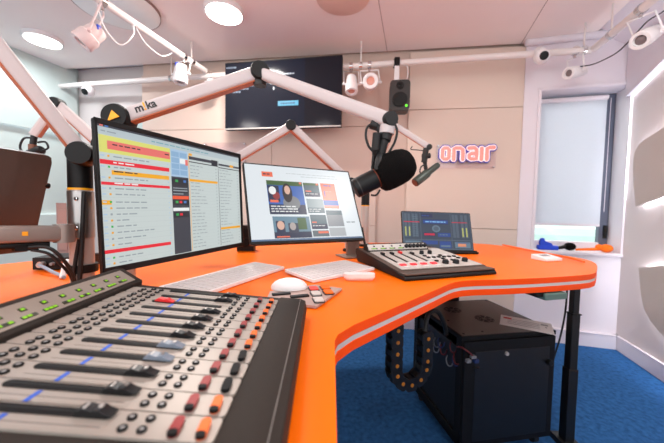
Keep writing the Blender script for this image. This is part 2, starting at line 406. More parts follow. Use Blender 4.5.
b = MB(); b.box((.82, 1.26, .782), (.04, .30, .024), BLACKM); b.box((.95, 1.33, .782), (.36, .05, .024), BLACKM); b.build('under_frame', dk, .002)
b = MB(rotz((.85, 1.115, .776), 14)); b.box((0, 0, 0), (.105, .05, .026), GREENB); b.box((-.06, .01, .008), (.05, .05, .02), BLACK); b.build('height_switch', dk, .004)

# ------------------------------------------------------------------ big mixing console
O = V((-.056, .657, .889)); ex = V((1, .037, -.09)).normalized(); ey = V((-.037, 1, 0)).normalized(); ez = ex.cross(ey)
FC = frame(O, ex, ey, ez)
cn = thing('mixing_console', 'large twelve channel broadcast mixing console with long faders nearest the camera', 'mixing console', rotz((-.25, .45, .85), 2.1))
YN = -.436
def dz(x):                                        # desk height under the console at plane coordinate x
    return -(O.z - .8502 - x * -ex.z * -1) if False else -(O.z + ex.z * x - .851)
b = MB(FC)
prof = [(.000, dz(0) + .004), (.004, -.022), (-.001, -.004), (-.012, .0), (-.056, -.001), (-.06, -.003), (-.372, -.003), (-.372, dz(-.372))]
n = len(prof); vs = [(x, .0, z) for x, z in prof] + [(x, YN, z) for x, z in prof]
b._add(vs, [tuple(range(n)), tuple(reversed(range(n, 2 * n)))] + [(i, (i + 1) % n, n + (i + 1) % n, n + i) for i in range(n)], CONSF)
b.build('body', cn, .0015, 2)
b = MB(FC); b.box((-.0125, YN / 2, .0002), (.0012, -YN - .01, .0008), LINE)
b.build('armrest_seam', cn)
# meter bridge
b = MB(FC)
prof = [(-.370, dz(-.37)), (-.370, .006), (-.374, .008), (-.414, .028), (-.430, .026), (-.436, dz(-.436) + .004), (-.436, dz(-.436))]
n = len(prof); vs = [(x, .006, z) for x, z in prof] + [(x, YN, z) for x, z in prof]
b._add(vs, [tuple(range(n)), tuple(reversed(range(n, 2 * n)))] + [(i, (i + 1) % n, n + (i + 1) % n, n + i) for i in range(n)], CONSF)
mbr = b.build('meter_bridge', cn, .0015, 2)
mo = V((-.374, 0, .0082)); mu = V((-.040, 0, .020)).normalized(); mn = V((.020, 0, .040)).normalized()
FM = FC @ frame(mo, mu, V((0, 1, 0)), mn)         # x up the bridge face, y along it
b = MB(FM); b.box((.022, (YN - .006) / 2 + .002, .0005), (.038, -YN - .018, .0012), CONSM); b.build('meter_plate', mbr)
for c in range(12):
    y = -.0405 - .0325 * c
    b = MB(FM); b.box((.011, y, .0014), (.0055, .022, .0012), DGREEN)
    for q in range(3):
        if (c + q) % 4: b.box((.011, y - .007 + .007 * q, .0022), (.004, .0055, .0008), GREEN)
    b.build('level_meter', mbr)
    b = MB(FM); b.box((.026, y + .003, .0014), (.007, .009, .0012), DGREEN); b.box((.026, y + .003, .0022), (.0040, .0048, .0008), GREEN); b.build('signal_lamp', mbr)
# channel strips
knobx = [-.160, -.166, -.266, -.168, -.170, -.170, -.1715, -.1725, -.171, -.1725, -.1735, -.175]
def strip_button(name, x, y, r, par, m=BTN):
    b = MB(FC); M = Matrix.Translation((x, y, 0))
    b.lathe([(r, 0), (r, .0016), (r * .85, .0022), (r * .5, .0022), (r * .45, .0016)], m, M, 12)
    b.lathe([(r * .45, .0012), (r * .45, .0019)], BTNC, M, 10)
    return b.build(name, par)
for c in range(12):
    y = -.0405 - .0325 * c
    b = MB(FC)
    M = Matrix.Identity(4)
    P = rrect(.305, .0305, .005, 4, -.2165, y); P2 = []
    for (px_, py_) in P: P2.append((px_ if px_ > -.3 else min(px_, -.366), py_))
    b.prism(rrect(.308, .0306, .0045, 4, -.2135, y), -.003, 0., CONS)
    b.box((-.2235, y, .0002), (.135, .0272, .0004), CONS)
    st = b.build('channel_strip', cn, .0006, 1)
    sy = y + .007
    b = MB(FC); b.prism(rrect(.131, .0105, .005, 4, -.2235, sy), .0, .0016, BTN); b.box((-.2235, sy, .0016), (.122, .0025, .0008), BLACK); b.build('fader_slot', st)
    b = MB(FC); b.box((-.2235, sy - .0145, .0003), (.128, .0011, .0005), LINE); b.build('scale_line', st)
    kx = knobx[c]; fm = REDK if c == 2 else (FCAPG if c in (7, 8) else FCAP)
    b = MB(FC)
    M = Matrix.Translation((kx, sy, 0))
    pr = [(-.016, .003), (-.0135, .0062), (-.008, .0084), (-.003, .0078), (.0, .0068), (.003, .0078), (.007, .0084), (.0105, .0062), (.0185, .0036), (.0185, .002), (-.016, .002)]
    n = len(pr); vs = [(x, -.0056, z) for x, z in pr] + [(x, .0056, z) for x, z in pr]
    b._add(vs, [tuple(range(n)), tuple(reversed(range(n, 2 * n)))] + [(i, (i + 1) % n, n + (i + 1) % n, n + i) for i in range(n)], fm, M)
    if c != 2:
        b.box((-.0075, 0, .0085), (.003, .008, .0008), SILVP, M); b.box((.005, .001, .0085), (.004, .005, .0008), SILVP if c % 2 else LINE, M)
    b.build('fader_knob', st, .0008, 1)
    b = MB(FC); b.box((-.2465, y - .008, .0007), (.0045, .016, .0005), TAPE); b.build('blue_tape_mark', st)
    for bx in (-.124, -.1408):
        for by in (.0068, -.0068): strip_button('round_button', bx, y + by, .0043, st)
    for bx, by in ((-.306, .0055), (-.323, .0075), (-.340, .002), (-.307, -.0088), (-.3235, -.0078), (-.3405, -.0105)):
        strip_button('select_button', bx, y + by, .0048, st)
    orange = c not in (7, 8, 9)
    for nm, bx, m in (('red_lamp_button', -.0965, REDB), ('amber_lamp_button', -.0722, ORB if orange else BTN)):
        b = MB(FC); M = Matrix.Translation((bx, y - .002, 0)) @ Matrix.Rotation(R(4), 4, 'Z')
        b.prism(rrect(.0092, .0235, .0044, 5), 0, .0042, m, M); b.prism(rrect(.0088, .0065, .0032, 4, 0, -.0088), .001, .0050, BTN, M)
        b.build(nm, st, .0008, 1)

# ------------------------------------------------------------------ small console on the right wing
F2 = rotz((.252, .982, .851), 19.6)
c2 = thing('mixing_console', 'small four fader mixing console with black armrest on the right desk wing', 'mixing console', F2)
def sz(d): return .021 + .1 * d
b = MB(F2)
prof = [(0, 0), (0, .010), (.010, .017), (.05, .0205), (.055, sz(.055) - .002), (.30, sz(.30) - .002), (.41, .058), (.415, .04), (.39, 0)]
n = len(prof); vs = [(.0, d, z) for d, z in prof] + [(.415, d, z) for d, z in prof]
b._add(vs, [tuple(range(n)), tuple(reversed(range(n, 2 * n)))] + [(i, (i + 1) % n, n + (i + 1) % n, n + i) for i in range(n)], BLACK)
b.build('body', c2, .003)
b = MB(F2); b.box((.2075, .030, .0205), (.405, .052, .006), CONSB); b.build('armrest', c2, .002)
TS = frame((0, 0, .021), V((1, 0, 0)), V((0, 1, .1)).normalized(), V((0, -.1, 1)).normalized()); FS = F2 @ TS
def prism_o(F, P, z0, z1, m, name, par, bev=.0008):
    b = MB(F); b.prism(P, z0, z1, m); return b.build(name, par, bev, 1)
b = MB(FS); b.prism([(.002, .052), (.413, .052), (.413, .36), (.36, .385), (.002, .385)], -.006, -.0005, CONSB); b.build('top_frame', c2, .0008, 1)
for i in range(4):
    u0 = .026 + .047 * i
    s_ = prism_o(FS, [(u0, .06), (u0 + .0455, .06), (u0 + .0455, .316), (u0, .316)], -.001, .0012, CONS2, 'channel_strip', c2)
    uc = u0 + .0315 - (.0 if i else .0)
    b = MB(FS); b.box((uc, .205, .0015), (.011, .135, .0012), BTN); b.build('fader_slot', s_)
    b = MB(FS); b.box((uc, (.26, .262, .272, .25)[i], .006), (.013, .022, .010), REDK if i == 2 else FCAP); b.build('fader_knob', s_, .002)
    b = MB(FS); b.box((uc + .002, .106, .003), (.026, .016, .006), REDB if False else mat('lamp_red_bright', (240, 40, 52), .35, noise=.05, nscale=60, emit=.5)); b.build('red_lamp_button', s_, .002)
    for q, d in enumerate((.08, .128)):
        b = MB(FS); b.box((uc + .002, d, .0025), (.022, .010, .005), KEYW); b.build('white_button', s_, .001)
mp = prism_o(FS, [(.216, .06), (.405, .06), (.405, .335), (.350, .345), (.350, .316), (.216, .316)], -.001, .0012, CONS2, 'control_panel', c2)
for u, d, r in ((.247, .247, .010), (.290, .247, .010), (.253, .100, .013), (.300, .094, .013), (.362, .112, .012)):
    b = MB(FS); b.lathe([(r, 0), (r * .95, .012), (r * .7, .016)], FCAP, Matrix.Translation((u, d, .001)), 16); b.build('rotary_knob', mp)
for r_ in range(4):
    for q in range(6):
        u, d = .236 + .027 * q, .132 + .026 * r_
        if d > .21 and u > .37 or (r_ == 0 and q == 5): continue
        b = MB(FS); b.box((u, d, .003), (.014, .012, .006), BTN if (q + r_) % 3 == 0 or (r_ == 2) else KEYW); b.build('push_button', mp, .001)
b = MB(F2)
prof = [(.316, .045), (.316, .053), (.320, .056), (.342, .084), (.362, .084), (.370, .05)]
n = len(prof); vs = [(.018, d, z) for d, z in prof] + [(.342, d, z) for d, z in prof]
b._add(vs, [tuple(range(n)), tuple(reversed(range(n, 2 * n)))] + [(i, (i + 1) % n, n + (i + 1) % n, n + i) for i in range(n)], CONSF)
br = b.build('meter_bridge', c2, .002)
mu = V((0, .022, .028)).normalized(); FB = F2 @ frame((0, .320, .0560), V((1, 0, 0)), mu, V((1, 0, 0)).cross(mu))
b = MB(FB); b.box((.18, .018, .0005), (.312, .030, .0016), CONS2); b.build('meter_plate', br)
for i in range(4):
    u = .054 + .046 * i
    b = MB(FB); b.box((u, .010, .002), (.030, .006, .0012), DGREEN); b.box((u - .003, .010, .0026), (.022, .0035, .001), GREEN); b.box((u, .022, .002), (.008, .006, .0015), BTN); b.build('level_meter', br)
for i in range(6):
    b = MB(FB); b.lathe([(.0095, 0), (.009, .010), (.006, .012)], FCAP, Matrix.Translation((.222 + .0205 * i, .018, .001)), 14); b.build('rotary_knob', br)

# ------------------------------------------------------------------ displays
def display(F, W, H, rects, name, par, bg, z=.0004, mesh_only=False, extra=None):
    b = MB(F); b.quad([(0, 0, z), (W, 0, z), (W, H, z), (0, H, z)], bg)
    for i, r_ in enumerate(rects):
        x0, y0, x1, y1, m = r_[:5]; zz = z + .0002 + .00015 * (r_[5] if len(r_) > 5 else 0)
        b.quad([(x0, y0, zz), (x1, y0, zz), (x1, y1, zz), (x0, y1, zz)], m)
    if extra: extra(b)
    return b.build(name, par, flatshade=True)
def textline(rects, x, y, L, m, lv=2, h=.003):
    while L > .006:
        w = min(L, random.uniform(.008, .024)); rects.append((x, y, x + w, y + h, m, lv)); x += w + .004; L -= w + .004
def monitor_body(F, W, H, par, depth=.018, bez=.010, bot=.014, shell=BLACK, top=None):
    top = top or bez
    b = MB(F); b.prism(rrect(W, H, .006, 4, W / 2, H / 2), -depth, -.001, shell)
    for x, y, w, h in ((W / 2, H - top / 2, W, top), (W / 2, bot / 2, W, bot), (bez / 2, H / 2, bez, H), (W - bez / 2, H / 2, bez, H)): b.box((x, y, .0008), (w, h, .0045), shell)
    o = b.build('casing', par, .0015)
    b = MB(F); b.prism(rrect(W * .6, H * .6, .03, 5, W / 2, H / 2), -depth - .03, -depth, shell); b.build('rear_housing', par, .008)
    return o
# playlist monitor (left)
BX0, BY0 = -.612, .86
e1 = V((.343, .9392, .01225)).normalized(); u1 = V((-.03877, .00113, .99925)); n1 = e1.cross(u1).normalized(); u1 = n1.cross(e1)
M1 = frame((-.5427, .677, .9286), e1, u1, n1)
m1 = thing('computer_monitor', 'black widescreen monitor showing a playlist with red and yellow bars', 'monitor', M1)
monitor_body(M1 @ Matrix.Translation((.0065, 0, 0)), .5305, .370, m1, bez=.007, bot=.016, depth=.010, top=.013)
LT, GR = scr((222, 234, 232), .74), scr((60, 66, 76), .8)
DK = scr((36, 42, 52), .7); TXT = scr((160, 172, 178), .78); YELS = scr((232, 232, 120), .85); PNK = scr((246, 120, 112), .85); REDS = scr((240, 28, 50), .9)
AMB = scr((250, 176, 24), .9); LBL = scr((176, 208, 236), .85); BLU = scr((70, 130, 210), .8); GRN = scr((40, 190, 80), .8); WHT = scr((244, 248, 248), .9); ORS = scr((246, 92, 50), .9); CYN = scr((90, 200, 240), .9); LNE = scr((196, 206, 208), .8)
rc = []; sx = .0, .0
X0, X1, Y0, Y1 = .013, .524, .016, .357
def rr(x0, y0, x1, y1, m, lv=0): rc.append((x0 - X0, y0 - Y0, x1 - X0, y1 - Y0, m, lv))
rr(X0, .352, X1, Y1, GR); rr(.018, .353, .026, .3565, PNK, 1); rr(.03, .353, .038, .3565, BLU, 1)
rr(X0, .334, X1, .352, scr((196, 212, 218), .8)); rr(.015, .292, .209, .333, YELS); rr(.033, .301, .207, .3215, PNK, 1)
textline(rc, .045 - X0, .312 - Y0, .08, DK); textline(rc, .19 - X0, .312 - Y0, .014, DK)
rr(.015, .264, .203, .275, REDS); rr(.040, .240, .201, .2515, AMB); rr(.015, .2145, .202, .222, REDS); rr(.014, .167, .036, .1775, AMB); rr(.013, .049, .197, .058, REDS)
rc_y = [.283, .257, .231, .205, .191, .172, .157, .142, .127, .112, .097, .082, .067, .036, .022]
for i, y in enumerate(rc_y):
    rr(.014, y - .006, .205, y - .0055, LNE); textline(rc, .046 - X0, y - Y0, random.uniform(.03, .1), TXT)
    rr(.032, y - .001, .037, y + .004, (AMB, GRN, AMB, TXT)[i % 4], 1); rr(.016, y, .025, y + .003, LBL, 1)
    rr(.196, y, .2, y + .003, LBL, 1)
for i in range(3): textline(rc, .045 - X0, (.247, .2685, .218)[i] - Y0, .06, (DK, WHT, WHT)[i])
rr(.209, .018, .272, .334, LBL); rr(.209, .018, .272, .252, GR, 1)
for i in range(4):
    for q in range(2): rr(.212 + .03 * q, .258 + .018 * i, .239 + .03 * q, .273 + .018 * i, scr((150, 190, 226), .8) if (i, q) != (2, 1) else WHT, 2)
rr(.262, .29, .272, .308, PNK, 3)
for i, (c, y) in enumerate(((DK, .222), (DK, .204), (DK, .166), (DK, .128))): rr(.211, y, .270, y + .026 - .01 * (i == 1), c, 2)
for x, y, c in ((.222, .236, GRN), (.252, .236, BLU), (.220, .172, GRN), (.234, .172, REDS), (.25, .172, BLU), (.22, .134, GRN), (.234, .134, REDS)): rr(x, y, x + .010, y + .007, c, 3)
rr(.210, .184, .270, .194, ORS, 3); rr(.210, .148, .270, .158, WHT, 3); rr(.213, .208, .266, .212, TXT, 3); rr(.213, .216, .266, .219, TXT, 3); rr(.213, .199, .25, .202, TXT, 3)
rr(.275, .02, .277, .325, AMB, 1); rr(.277, .312, .405, .322, GR); rr(.375, .306, .405, .324, DK, 1); rr(.277, .303, .405, .306, DK, 1); rr(.277, .3235, .29, .331, AMB, 2)
rr(.407, .02, .409, .325, GR); rr(.411, .309, .524, .316, GR); rr(.411, .300, .524, .303, DK, 1); rr(.47, .309, .49, .318, AMB, 2)
rr(.277, .242, .402, .250, AMB, 1); rr(.410, .077, .520, .085, AMB, 1)
for i in range(25):
    y = .292 - .011 * i
    for xa, w in ((.281, .12), (.413, .105)):
        if abs(y - (.246 if xa < .4 else .081)) < .008: continue
        rr(xa, y - .003, xa + w, y - .0026, LNE); textline(rc, xa - X0, y - Y0, random.uniform(.03, .07), TXT, 2, .0022); rr(xa + w - .008, y, xa + w - .002, y + .002, TXT, 2)
textline(rc, .02 - X0, .341 - Y0, .04, TXT); textline(rc, .15 - X0, .341 - Y0, .22, scr((120, 180, 190), .8))
display(M1 @ Matrix.Translation((X0, Y0, 0)), X1 - X0, Y1 - Y0, rc, 'screen', m1, LT)
bk = -n1
pb = M1 @ V((.16, .16, -.048)); pc_ = V((BX0, BY0, pb.z)); pc_ += (pb - pc_).normalized() * .030
b = MB(); b.cyl(pb, pc_, .016, BLACK); b.box(tuple(M1 @ V((.16, .16, -.05))), (.03, .10, .10), BLACK); b.build('mounting_arm', m1, .003)
# web page monitor (middle)
e2 = V((.8841, .4673, -.0019)).normalized(); n2 = V((.4217, -.7964, .434)); u2 = n2.cross(e2).normalized(); n2 = e2.cross(u2)
M2 = frame((-.316, 1.13, .947), e2, u2, n2)
m2 = thing('computer_monitor', 'black widescreen monitor showing a news page with photo tiles', 'monitor', M2)
monitor_body(M2, .534, .376, m2, bez=.005, bot=.012, depth=.02)
rc = []; X0, X1, Y0, Y1 = .005, .526, .012, .363
PG = scr((230, 238, 243), .92); OR = scr((244, 116, 84), .9); BL2 = scr((52, 110, 196), .8); DB = scr((36, 52, 84), .75); TEAL = scr((70, 104, 116), .8); GN2 = scr((70, 110, 60), .75); SKIN = scr((232, 188, 168), .85)
HAIR = scr((34, 28, 34), .7); CLO = scr((140, 146, 150), .75); GRY = scr((150, 156, 162), .8)
rr(X0, Y0, X1, .020, scr((96, 124, 158), .8)); rr(.076, .313, .125, .338, OR); textline(rc, .082 - X0, .323 - Y0, .036, DB, 1, .006)
textline(rc, .19 - X0, .335 - Y0, .26, LNE, 1); textline(rc, .26 - X0, .322 - Y0, .2, LNE, 1)
rr(.092, .131, .260, .295, BL2); rr(.092, .272, .260, .295, GN2, 1); rr(.092, .131, .260, .178, DB, 1); rr(.245, .284, .256, .293, OR, 2)
rr(.094, .19, .145, .27, DB, 1); rr(.100, .187, .136, .199, OR, 4)
for i in range(3): textline(rc, .10 - X0, .166 - .012 * i - Y0, .12, WHT, 4, .005)
rr(.265, .221, .344, .293, TEAL); rr(.265, .221, .344, .243, DB, 1); rr(.265, .28, .344, .293, GN2, 1); rr(.272, .246, .30, .252, OR, 2); textline(rc, .272 - X0, .234 - Y0, .06, WHT, 2); rr(.33, .283, .342, .292, OR, 2)
rr(.268, .138, .352, .210, scr((150, 170, 176), .8)); rr(.268, .138, .352, .165, TEAL, 1); textline(rc, .274 - X0, .156 - Y0, .06, WHT, 2); textline(rc, .274 - X0, .146 - Y0, .05, WHT, 2)
rr(.354, .163, .432, .296, OR); rr(.354, .178, .432, .205, BL2, 1); rr(.354, .166, .432, .178, scr((250, 150, 130), .9), 2); textline(rc, .37 - X0, .28 - Y0, .04, BL2, 2, .006); rr(.366, .225, .371, .255, BL2, 2); textline(rc, .372 - X0, .25 - Y0, .04, scr((252, 168, 148), .9), 2)
rr(.100, .022, .267, .121, scr((112, 150, 170), .8)); rr(.100, .022, .267, .050, DB, 1); rr(.112, .05, .15, .10, DB, 2); rr(.165, .045, .21, .09, scr((50, 66, 90), .75), 2); rr(.21, .06, .25, .115, GN2, 1); rr(.11, .026, .165, .032, OR, 3)
rr(.272, .06, .352, .130, TEAL); rr(.272, .06, .352, .085, DB, 1); textline(rc, .278 - X0, .075 - Y0, .06, WHT, 2); rr(.278, .09, .30, .096, OR, 2); rr(.272, .025, .352, .054, scr((96, 112, 118), .8)); rr(.30, .04, .35, .05, OR, 1)
rr(.356, .072, .440, .153, GRY); rr(.356, .13, .44, .153, TEAL, 1); rr(.356, .025, .44, .066, scr((186, 192, 196), .8)); textline(rc, .455 - X0, .09 - Y0, .05, TXT, 1, .006)
def portrait(b):
    def ell(cx, cy, rx, ry, m, lv):
        z = .0004 + .0002 + .00015 * lv
        b.poly([(cx - X0 + rx * math.cos(2 * math.pi * k / 20), cy - Y0 + ry * math.sin(2 * math.pi * k / 20), z) for k in range(20)], m)
    ell(.196, .186, .040, .036, CLO, 2.2); ell(.182, .236, .023, .048, HAIR, 2.4); ell(.183, .250, .0135, .022, SKIN, 3)
    ell(.115, .245, .016, .02, WHT, 2.3); ell(.13, .22, .016, .018, scr((170, 60, 60), .7), 2.2)
    ell(.132, .08, .016, .02, SKIN, 3); ell(.185, .075, .014, .018, scr((190, 180, 176), .8), 3)
display(M2 @ Matrix.Translation((X0 + .001, Y0, 0)), X1 - X0 + .002, Y1 - Y0 + .008, rc, 'screen', m2, PG, extra=portrait)
b = MB(); nb = (M2 @ V((.40, .16, -.04)))
fb = V((.108, 1.475, .851))
b.box((fb.x, fb.y, .92), (.075, .012, .14), STANDM, Matrix.Translation(fb) @ Matrix.Rotation(R(28), 4, 'Z') @ Matrix.Translation(-fb))
b.cyl((fb.x - .01, fb.y + .01, .99), tuple(M2 @ V((.44, .15, -.04))), .012, SILVER); b.build('stand_neck', m2, .002)
b = MB(Matrix.Translation(fb) @ Matrix.Rotation(R(28), 4, 'Z')); b.box((.0, .0, .004), (.14, .11, .008), STANDM); b.build('stand_foot', m2, .002)
b = MB(); b.tube([(.15, 1.46, 1.0), (.165, 1.44, .92), (.18, 1.40, .864), (.2, 1.42, .860)], .006, RUBBER); b.build('power_lead', m2)
# control display behind the small console
e3 = V((.995, .098, -.017)).normalized(); u3 = V((-.0112, .2814, .9595)); n3 = e3.cross(u3).normalized(); u3 = n3.cross(e3)
M3 = frame((.395, 1.60, .872), e3, u3, n3)
m3 = thing('touch_display', 'slim dark blue touch display with meters behind the small console', 'display', M3)
b = MB(M3); b.prism(rrect(.412, .222, .006, 4, .206, .111), -.012, 0., BLACK); b.build('casing', m3, .0015)
D0, D1, D2 = scr((84, 104, 122), .72), scr((54, 74, 94), .72), scr((28, 48, 92), .7); MB_ = scr((34, 78, 156), .75); YLL = scr((196, 202, 110), .8); RDD = scr((214, 32, 70), .8); LB = scr((110, 140, 160), .7)
rc = []; X0 = Y0 = 0.
rr(.108, .058, .284, .212, D1); rr(.008, .058, .104, .212, D1); rr(.288, .058, .400, .212, D1)
for x0, x1 in ((.008, .104), (.108, .284), (.288, .400)): rr(x0, .008, x1, .052, D1)
for x in (.012, .032, .056, .076): rr(x, .07, x + .015, .205, D0, 1)
for x in (.294, .314, .346, .370): rr(x, .07, x + .017, .205, D0, 1)
for x in (.014, .036): rr(x, .076, x + .007, .128, YLL, 2)
for x in (.350, .373): rr(x, .076, x + .008, .128, YLL, 2)
rr(.008, .154, .100, .159, RDD, 3); rr(.292, .157, .384, .161, RDD, 3)
for i in range(10): rr(.060, .078 + .012 * i, .090, .080 + .012 * i, LB, 2)
rr(.120, .146, .270, .174, D2, 1); rr(.122, .150, .268, .170, MB_, 2); rr(.112, .184, .18, .206, D2, 1); textline(rc, .116, .192, .05, MB_, 2, .006); textline(rc, .135, .156, .12, scr((130, 190, 240), .9), 3, .007)
rr(.120, .076, .190, .096, D2, 1); rr(.124, .081, .185, .092, RDD, 2); rr(.204, .074, .278, .096, MB_, 2); textline(rc, .214, .083, .05, LB, 3, .005)
rr(.012, .030, .100, .048, LB, 1); rr(.112, .03, .2, .05, MB_, 1); rr(.21, .010, .278, .048, MB_, 1); rr(.216, .016, .272, .026, LB, 2); rr(.30, .012, .392, .046, LB, 1); rr(.318, .02, .366, .036, scr((236, 150, 110), .85), 2); rr(.305, .04, .385, .043, MB_, 2)
def dial(b):
    for r0, m, lv in ((.020, LB, 1), (.013, D0, 2)):
        b.poly([(.196 + r0 * 1.2 * math.cos(2 * math.pi * k / 20), .120 + r0 * math.sin(2 * math.pi * k / 20), .0006 + .00015 * lv) for k in range(20)], m)
display(M3 @ Matrix.Translation((.003, .004, 0)), .406, .214, rc, 'screen', m3, D0, extra=dial)
b = MB(rotz((.62, 1.655, .851), 6)); b.box((0, 0, .006), (.40, .11, .012), BLACK); b.box((0, .02, .05), (.22, .012, .09), BLACK); b.build('stand', m3, .004)
b = MB(M3); b.prism(rrect(.425, .016, .006, 4, .21, -.006), -.02, .012, BLACK); b.build('base_lip', m3, .003)
# wall television
tv0 = V((-.982, 2.68, 1.779)); aT = R(-9.9); et = V((math.cos(aT), math.sin(aT), 0)); nt_ = V((math.sin(aT), -math.cos(aT), 0))
MT = frame(tv0, et, V((0, 0, 1)), nt_)
tv = thing('television', 'wide dark television hung high on the rear wall below the ceiling', 'television', MT)
TW, TH = 1.06, .588
b = MB(MT); b.box((TW / 2, TH / 2, -.02), (TW, TH, .04), BLACK); b.box((TW / 2, TH - .004, .001), (TW, .008, .004), BLACK); b.box((TW / 2, .006, .001), (TW, .012, .004), SILVP); b.build('casing', tv, .003)
rc = []
N1, N2, N3 = scr((17, 25, 44), .9), scr((22, 20, 32), .6), scr((190, 204, 226), .8)
rr(0, 0, .735, TH - .02, N1); rr(.735, 0, 1.052, TH - .02, N2)
for x, y, w, h in ((.01, .525, .10, .014), (.08, .385, .16, .010), (.16, .36, .16, .012), (.19, .40, .14, .012), (.10, .335, .12, .012), (.07, .31, .08, .016), (.40, .40, .16, .012), (.42, .37, .13, .011), (.47, .445, .17, .012), (.09, .335, .05, .02)):
    textline(rc, x, y, w, N3, 2, h)
rr(.495, .18, .68, .222, CYN, 2); textline(rc, .52, .195, .13, scr((40, 120, 170), .8), 3, .012); rr(.45, .32, .462, .345, N3, 2); rr(.02, .31, .03, .36, N3, 2)
display(MT @ Matrix.Translation((.004, .012, .0005)), TW - .008, TH - .02, rc, 'screen', tv, N1)
for m in (N1, N2):
    m.node_tree.nodes['Principled BSDF'].inputs['Roughness'].default_value = .12; m.node_tree.nodes['Principled BSDF'].inputs['Specular IOR Level'].default_value = .12
b = MB(MT); b.box((TW / 2, TH / 2, -.09), (.4, .3, .10), BLACK); b.box((TW / 2, TH / 2, -.14), (.2, .2, .10), BLACK); b.build('wall_bracket', tv)
# monitor seen from behind at the far left
q = [V(p) for p in ((-.883, .320, 1.230), (-.765, .81, 1.223), (-.850, .830, .942))]
et_ = (q[1] - q[0]).normalized(); ut_ = (q[1] - q[2]).normalized(); nn_ = et_.cross(ut_).normalized(); ut_ = nn_.cross(et_)
MK = frame(q[1], et_, ut_, nn_)                      # origin top corner, x towards it
mk = thing('computer_monitor', 'dark monitor turned away on an arm, only its back visible', 'monitor', MK)
b = MB(MK); b.prism([(-.50, -.278), (-.014, -.278), (-.002, -.270), (.0, -.02), (-.004, -.004), (-.012, 0), (-.50, 0)], -.03, -.006, BROWNB); b.build('casing', mk, .004)
b = MB(MK); b.quad([(-.49, -.265, -.0305), (-.012, -.265, -.0305), (-.012, -.01, -.0305), (-.49, -.01, -.0305)], scr((40, 50, 60), .4)); b.build('screen', mk)
b = MB(MK); b.lathe([(.008, 0), (.008, .012), (.006, .014)], BLACK, Matrix.Translation((-.004, -.085, -.014)) @ Matrix.Rotation(R(75), 4, 'Y'), 14); b.build('joystick_button', mk)
b = MB(MK); b.prism(rrect(.12, .12, .02, 4, -.25, -.14), -.006, .03, BLACK); b.build('mount_plate', mk, .003)

# ------------------------------------------------------------------ boom arms and their poles
def beam(b, p0, p1, w, h, m):
    M, L = along(p0, p1)                              # y of this frame is the upper side
    b.prism(rrect(w, h, min(w, h) * .32, 4), 0, L, m, M); return M, L
def arm(par, p0, p1, w, h, under=True, name='boom_section'):
    b = MB(); M, L = beam(b, p0, p1, w, h, ARMW); o = b.build(name, par)
    if under:
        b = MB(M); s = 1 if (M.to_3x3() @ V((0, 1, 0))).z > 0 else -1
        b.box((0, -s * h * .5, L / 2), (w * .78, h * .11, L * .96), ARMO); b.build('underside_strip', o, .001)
    return o, M, L
def joint(par, c, ax_, r, h, m=BLACK, name='joint'):
    c = V(c); a = V(ax_).normalized(); b = MB(); M, L = along(c - a * h / 2, c + a * h / 2)
    b.lathe([(r * .9, 0), (r, h * .12), (r, h * .88), (r * .9, h)], m, M, 28); return b.build(name, par)
def pole(par, x, y, ztop, r, zb=.851, ring=None, silver_from=None):
    b = MB(); b.lathe([(r * 1.45, 0), (r * 1.45, .012), (r * 1.1, .016)], BLACK, Matrix.Translation((x, y, zb)), 28); b.build('desk_clamp', par)
    b = MB(); b.cyl((x, y, zb + .01), (x, y, ring - .006), r, SILVP, seg=28); b.build('pole', par)
    b = MB(); b.cyl((x, y, ring - .006), (x, y, ring), r * 1.02, YEL, seg=28); b.build('amber_ring', par)
    b = MB(); b.cyl((x, y, ring), (x, y, ztop), r, BLACK, seg=28); b.build('pole_head', par)
# pole at the left with the boom leaving the picture; it also carries the turned monitor
AX, AY = -.705, .82
pa = thing('microphone_boom', 'silver pole with black head and orange ring holding a boom rising out of view', 'microphone arm', (AX, AY, .85))
pole(pa, AX, AY, 1.225, .028, ring=1.140)
b = MB(); b.cyl((AX, AY, 1.00), (AX, AY, 1.132), .0302, SILVER, seg=28)
for z in (1.11, 1.03): b.lathe([(.006, 0), (.006, .004), (.003, .005)], CHROME, frame((AX + .012, AY - .0285, z), V((1, 0, 0)), V((0, 0, 1)), V((.3, -.95, 0)).normalized()), 12)
b.build('sleeve', pa, .002)
dA = V((-.092, -.10, .208)).normalized(); e0 = V((AX + .034, AY - .030, 1.229))
joint(pa, e0, (.35, -.95, 0), .031, .056)
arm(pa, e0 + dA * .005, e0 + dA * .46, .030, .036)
b = MB(); b.tube([(AX + .02, AY - .036, .87), (AX + .026, AY - .034, .95), (AX + .030, AY - .03, 1.05), (AX + .032, AY - .026, 1.13)], .0055, RUBBER); b.build('cable', pa)
b = MB(); b.tube([(AX + .004, AY - .036, .87), (AX + .010, AY - .036, .93), (AX + .022, AY - .034, 1.0)], .0045, RUBBER); b.build('cable', pa)
b = MB(); b.lathe([(.036, 0), (.036, .022)], BLACK, Matrix.Translation((AX, AY, .905)), 24); b.build('cable_strap', pa)
mon_arm = thing('monitor_bracket', 'silver horizontal bracket with small orange mark reaching left from the pole', 'monitor bracket', (AX, AY, 1.0))
SILVB = mat('bracket_silver', (150, 138, 131), .38, metal=.4, noise=.05, nscale=30)
b = MB(); p0, p1 = V((-.692, .752, 1.020)), V((-.775, .62, 1.026)); M, L = along(p0, p1); b.prism(rrect(.038, .040, .008, 4), 0, L, SILVB, M); b.lathe([(.022, 0), (.022, .046)], SILVB, Matrix.Translation(p0 - V((0, 0, .023))), 18); b.build('bracket_beam', mon_arm)
b = MB(); b.prism(rrect(.028, .014, .005, 4), .03, L, BLACK, M @ Matrix.Translation((0, -.027, 0))); b.box((0, -.031, .07), (.028, .016, .04), BLACK, M); b.build('cable_cover', mon_arm)
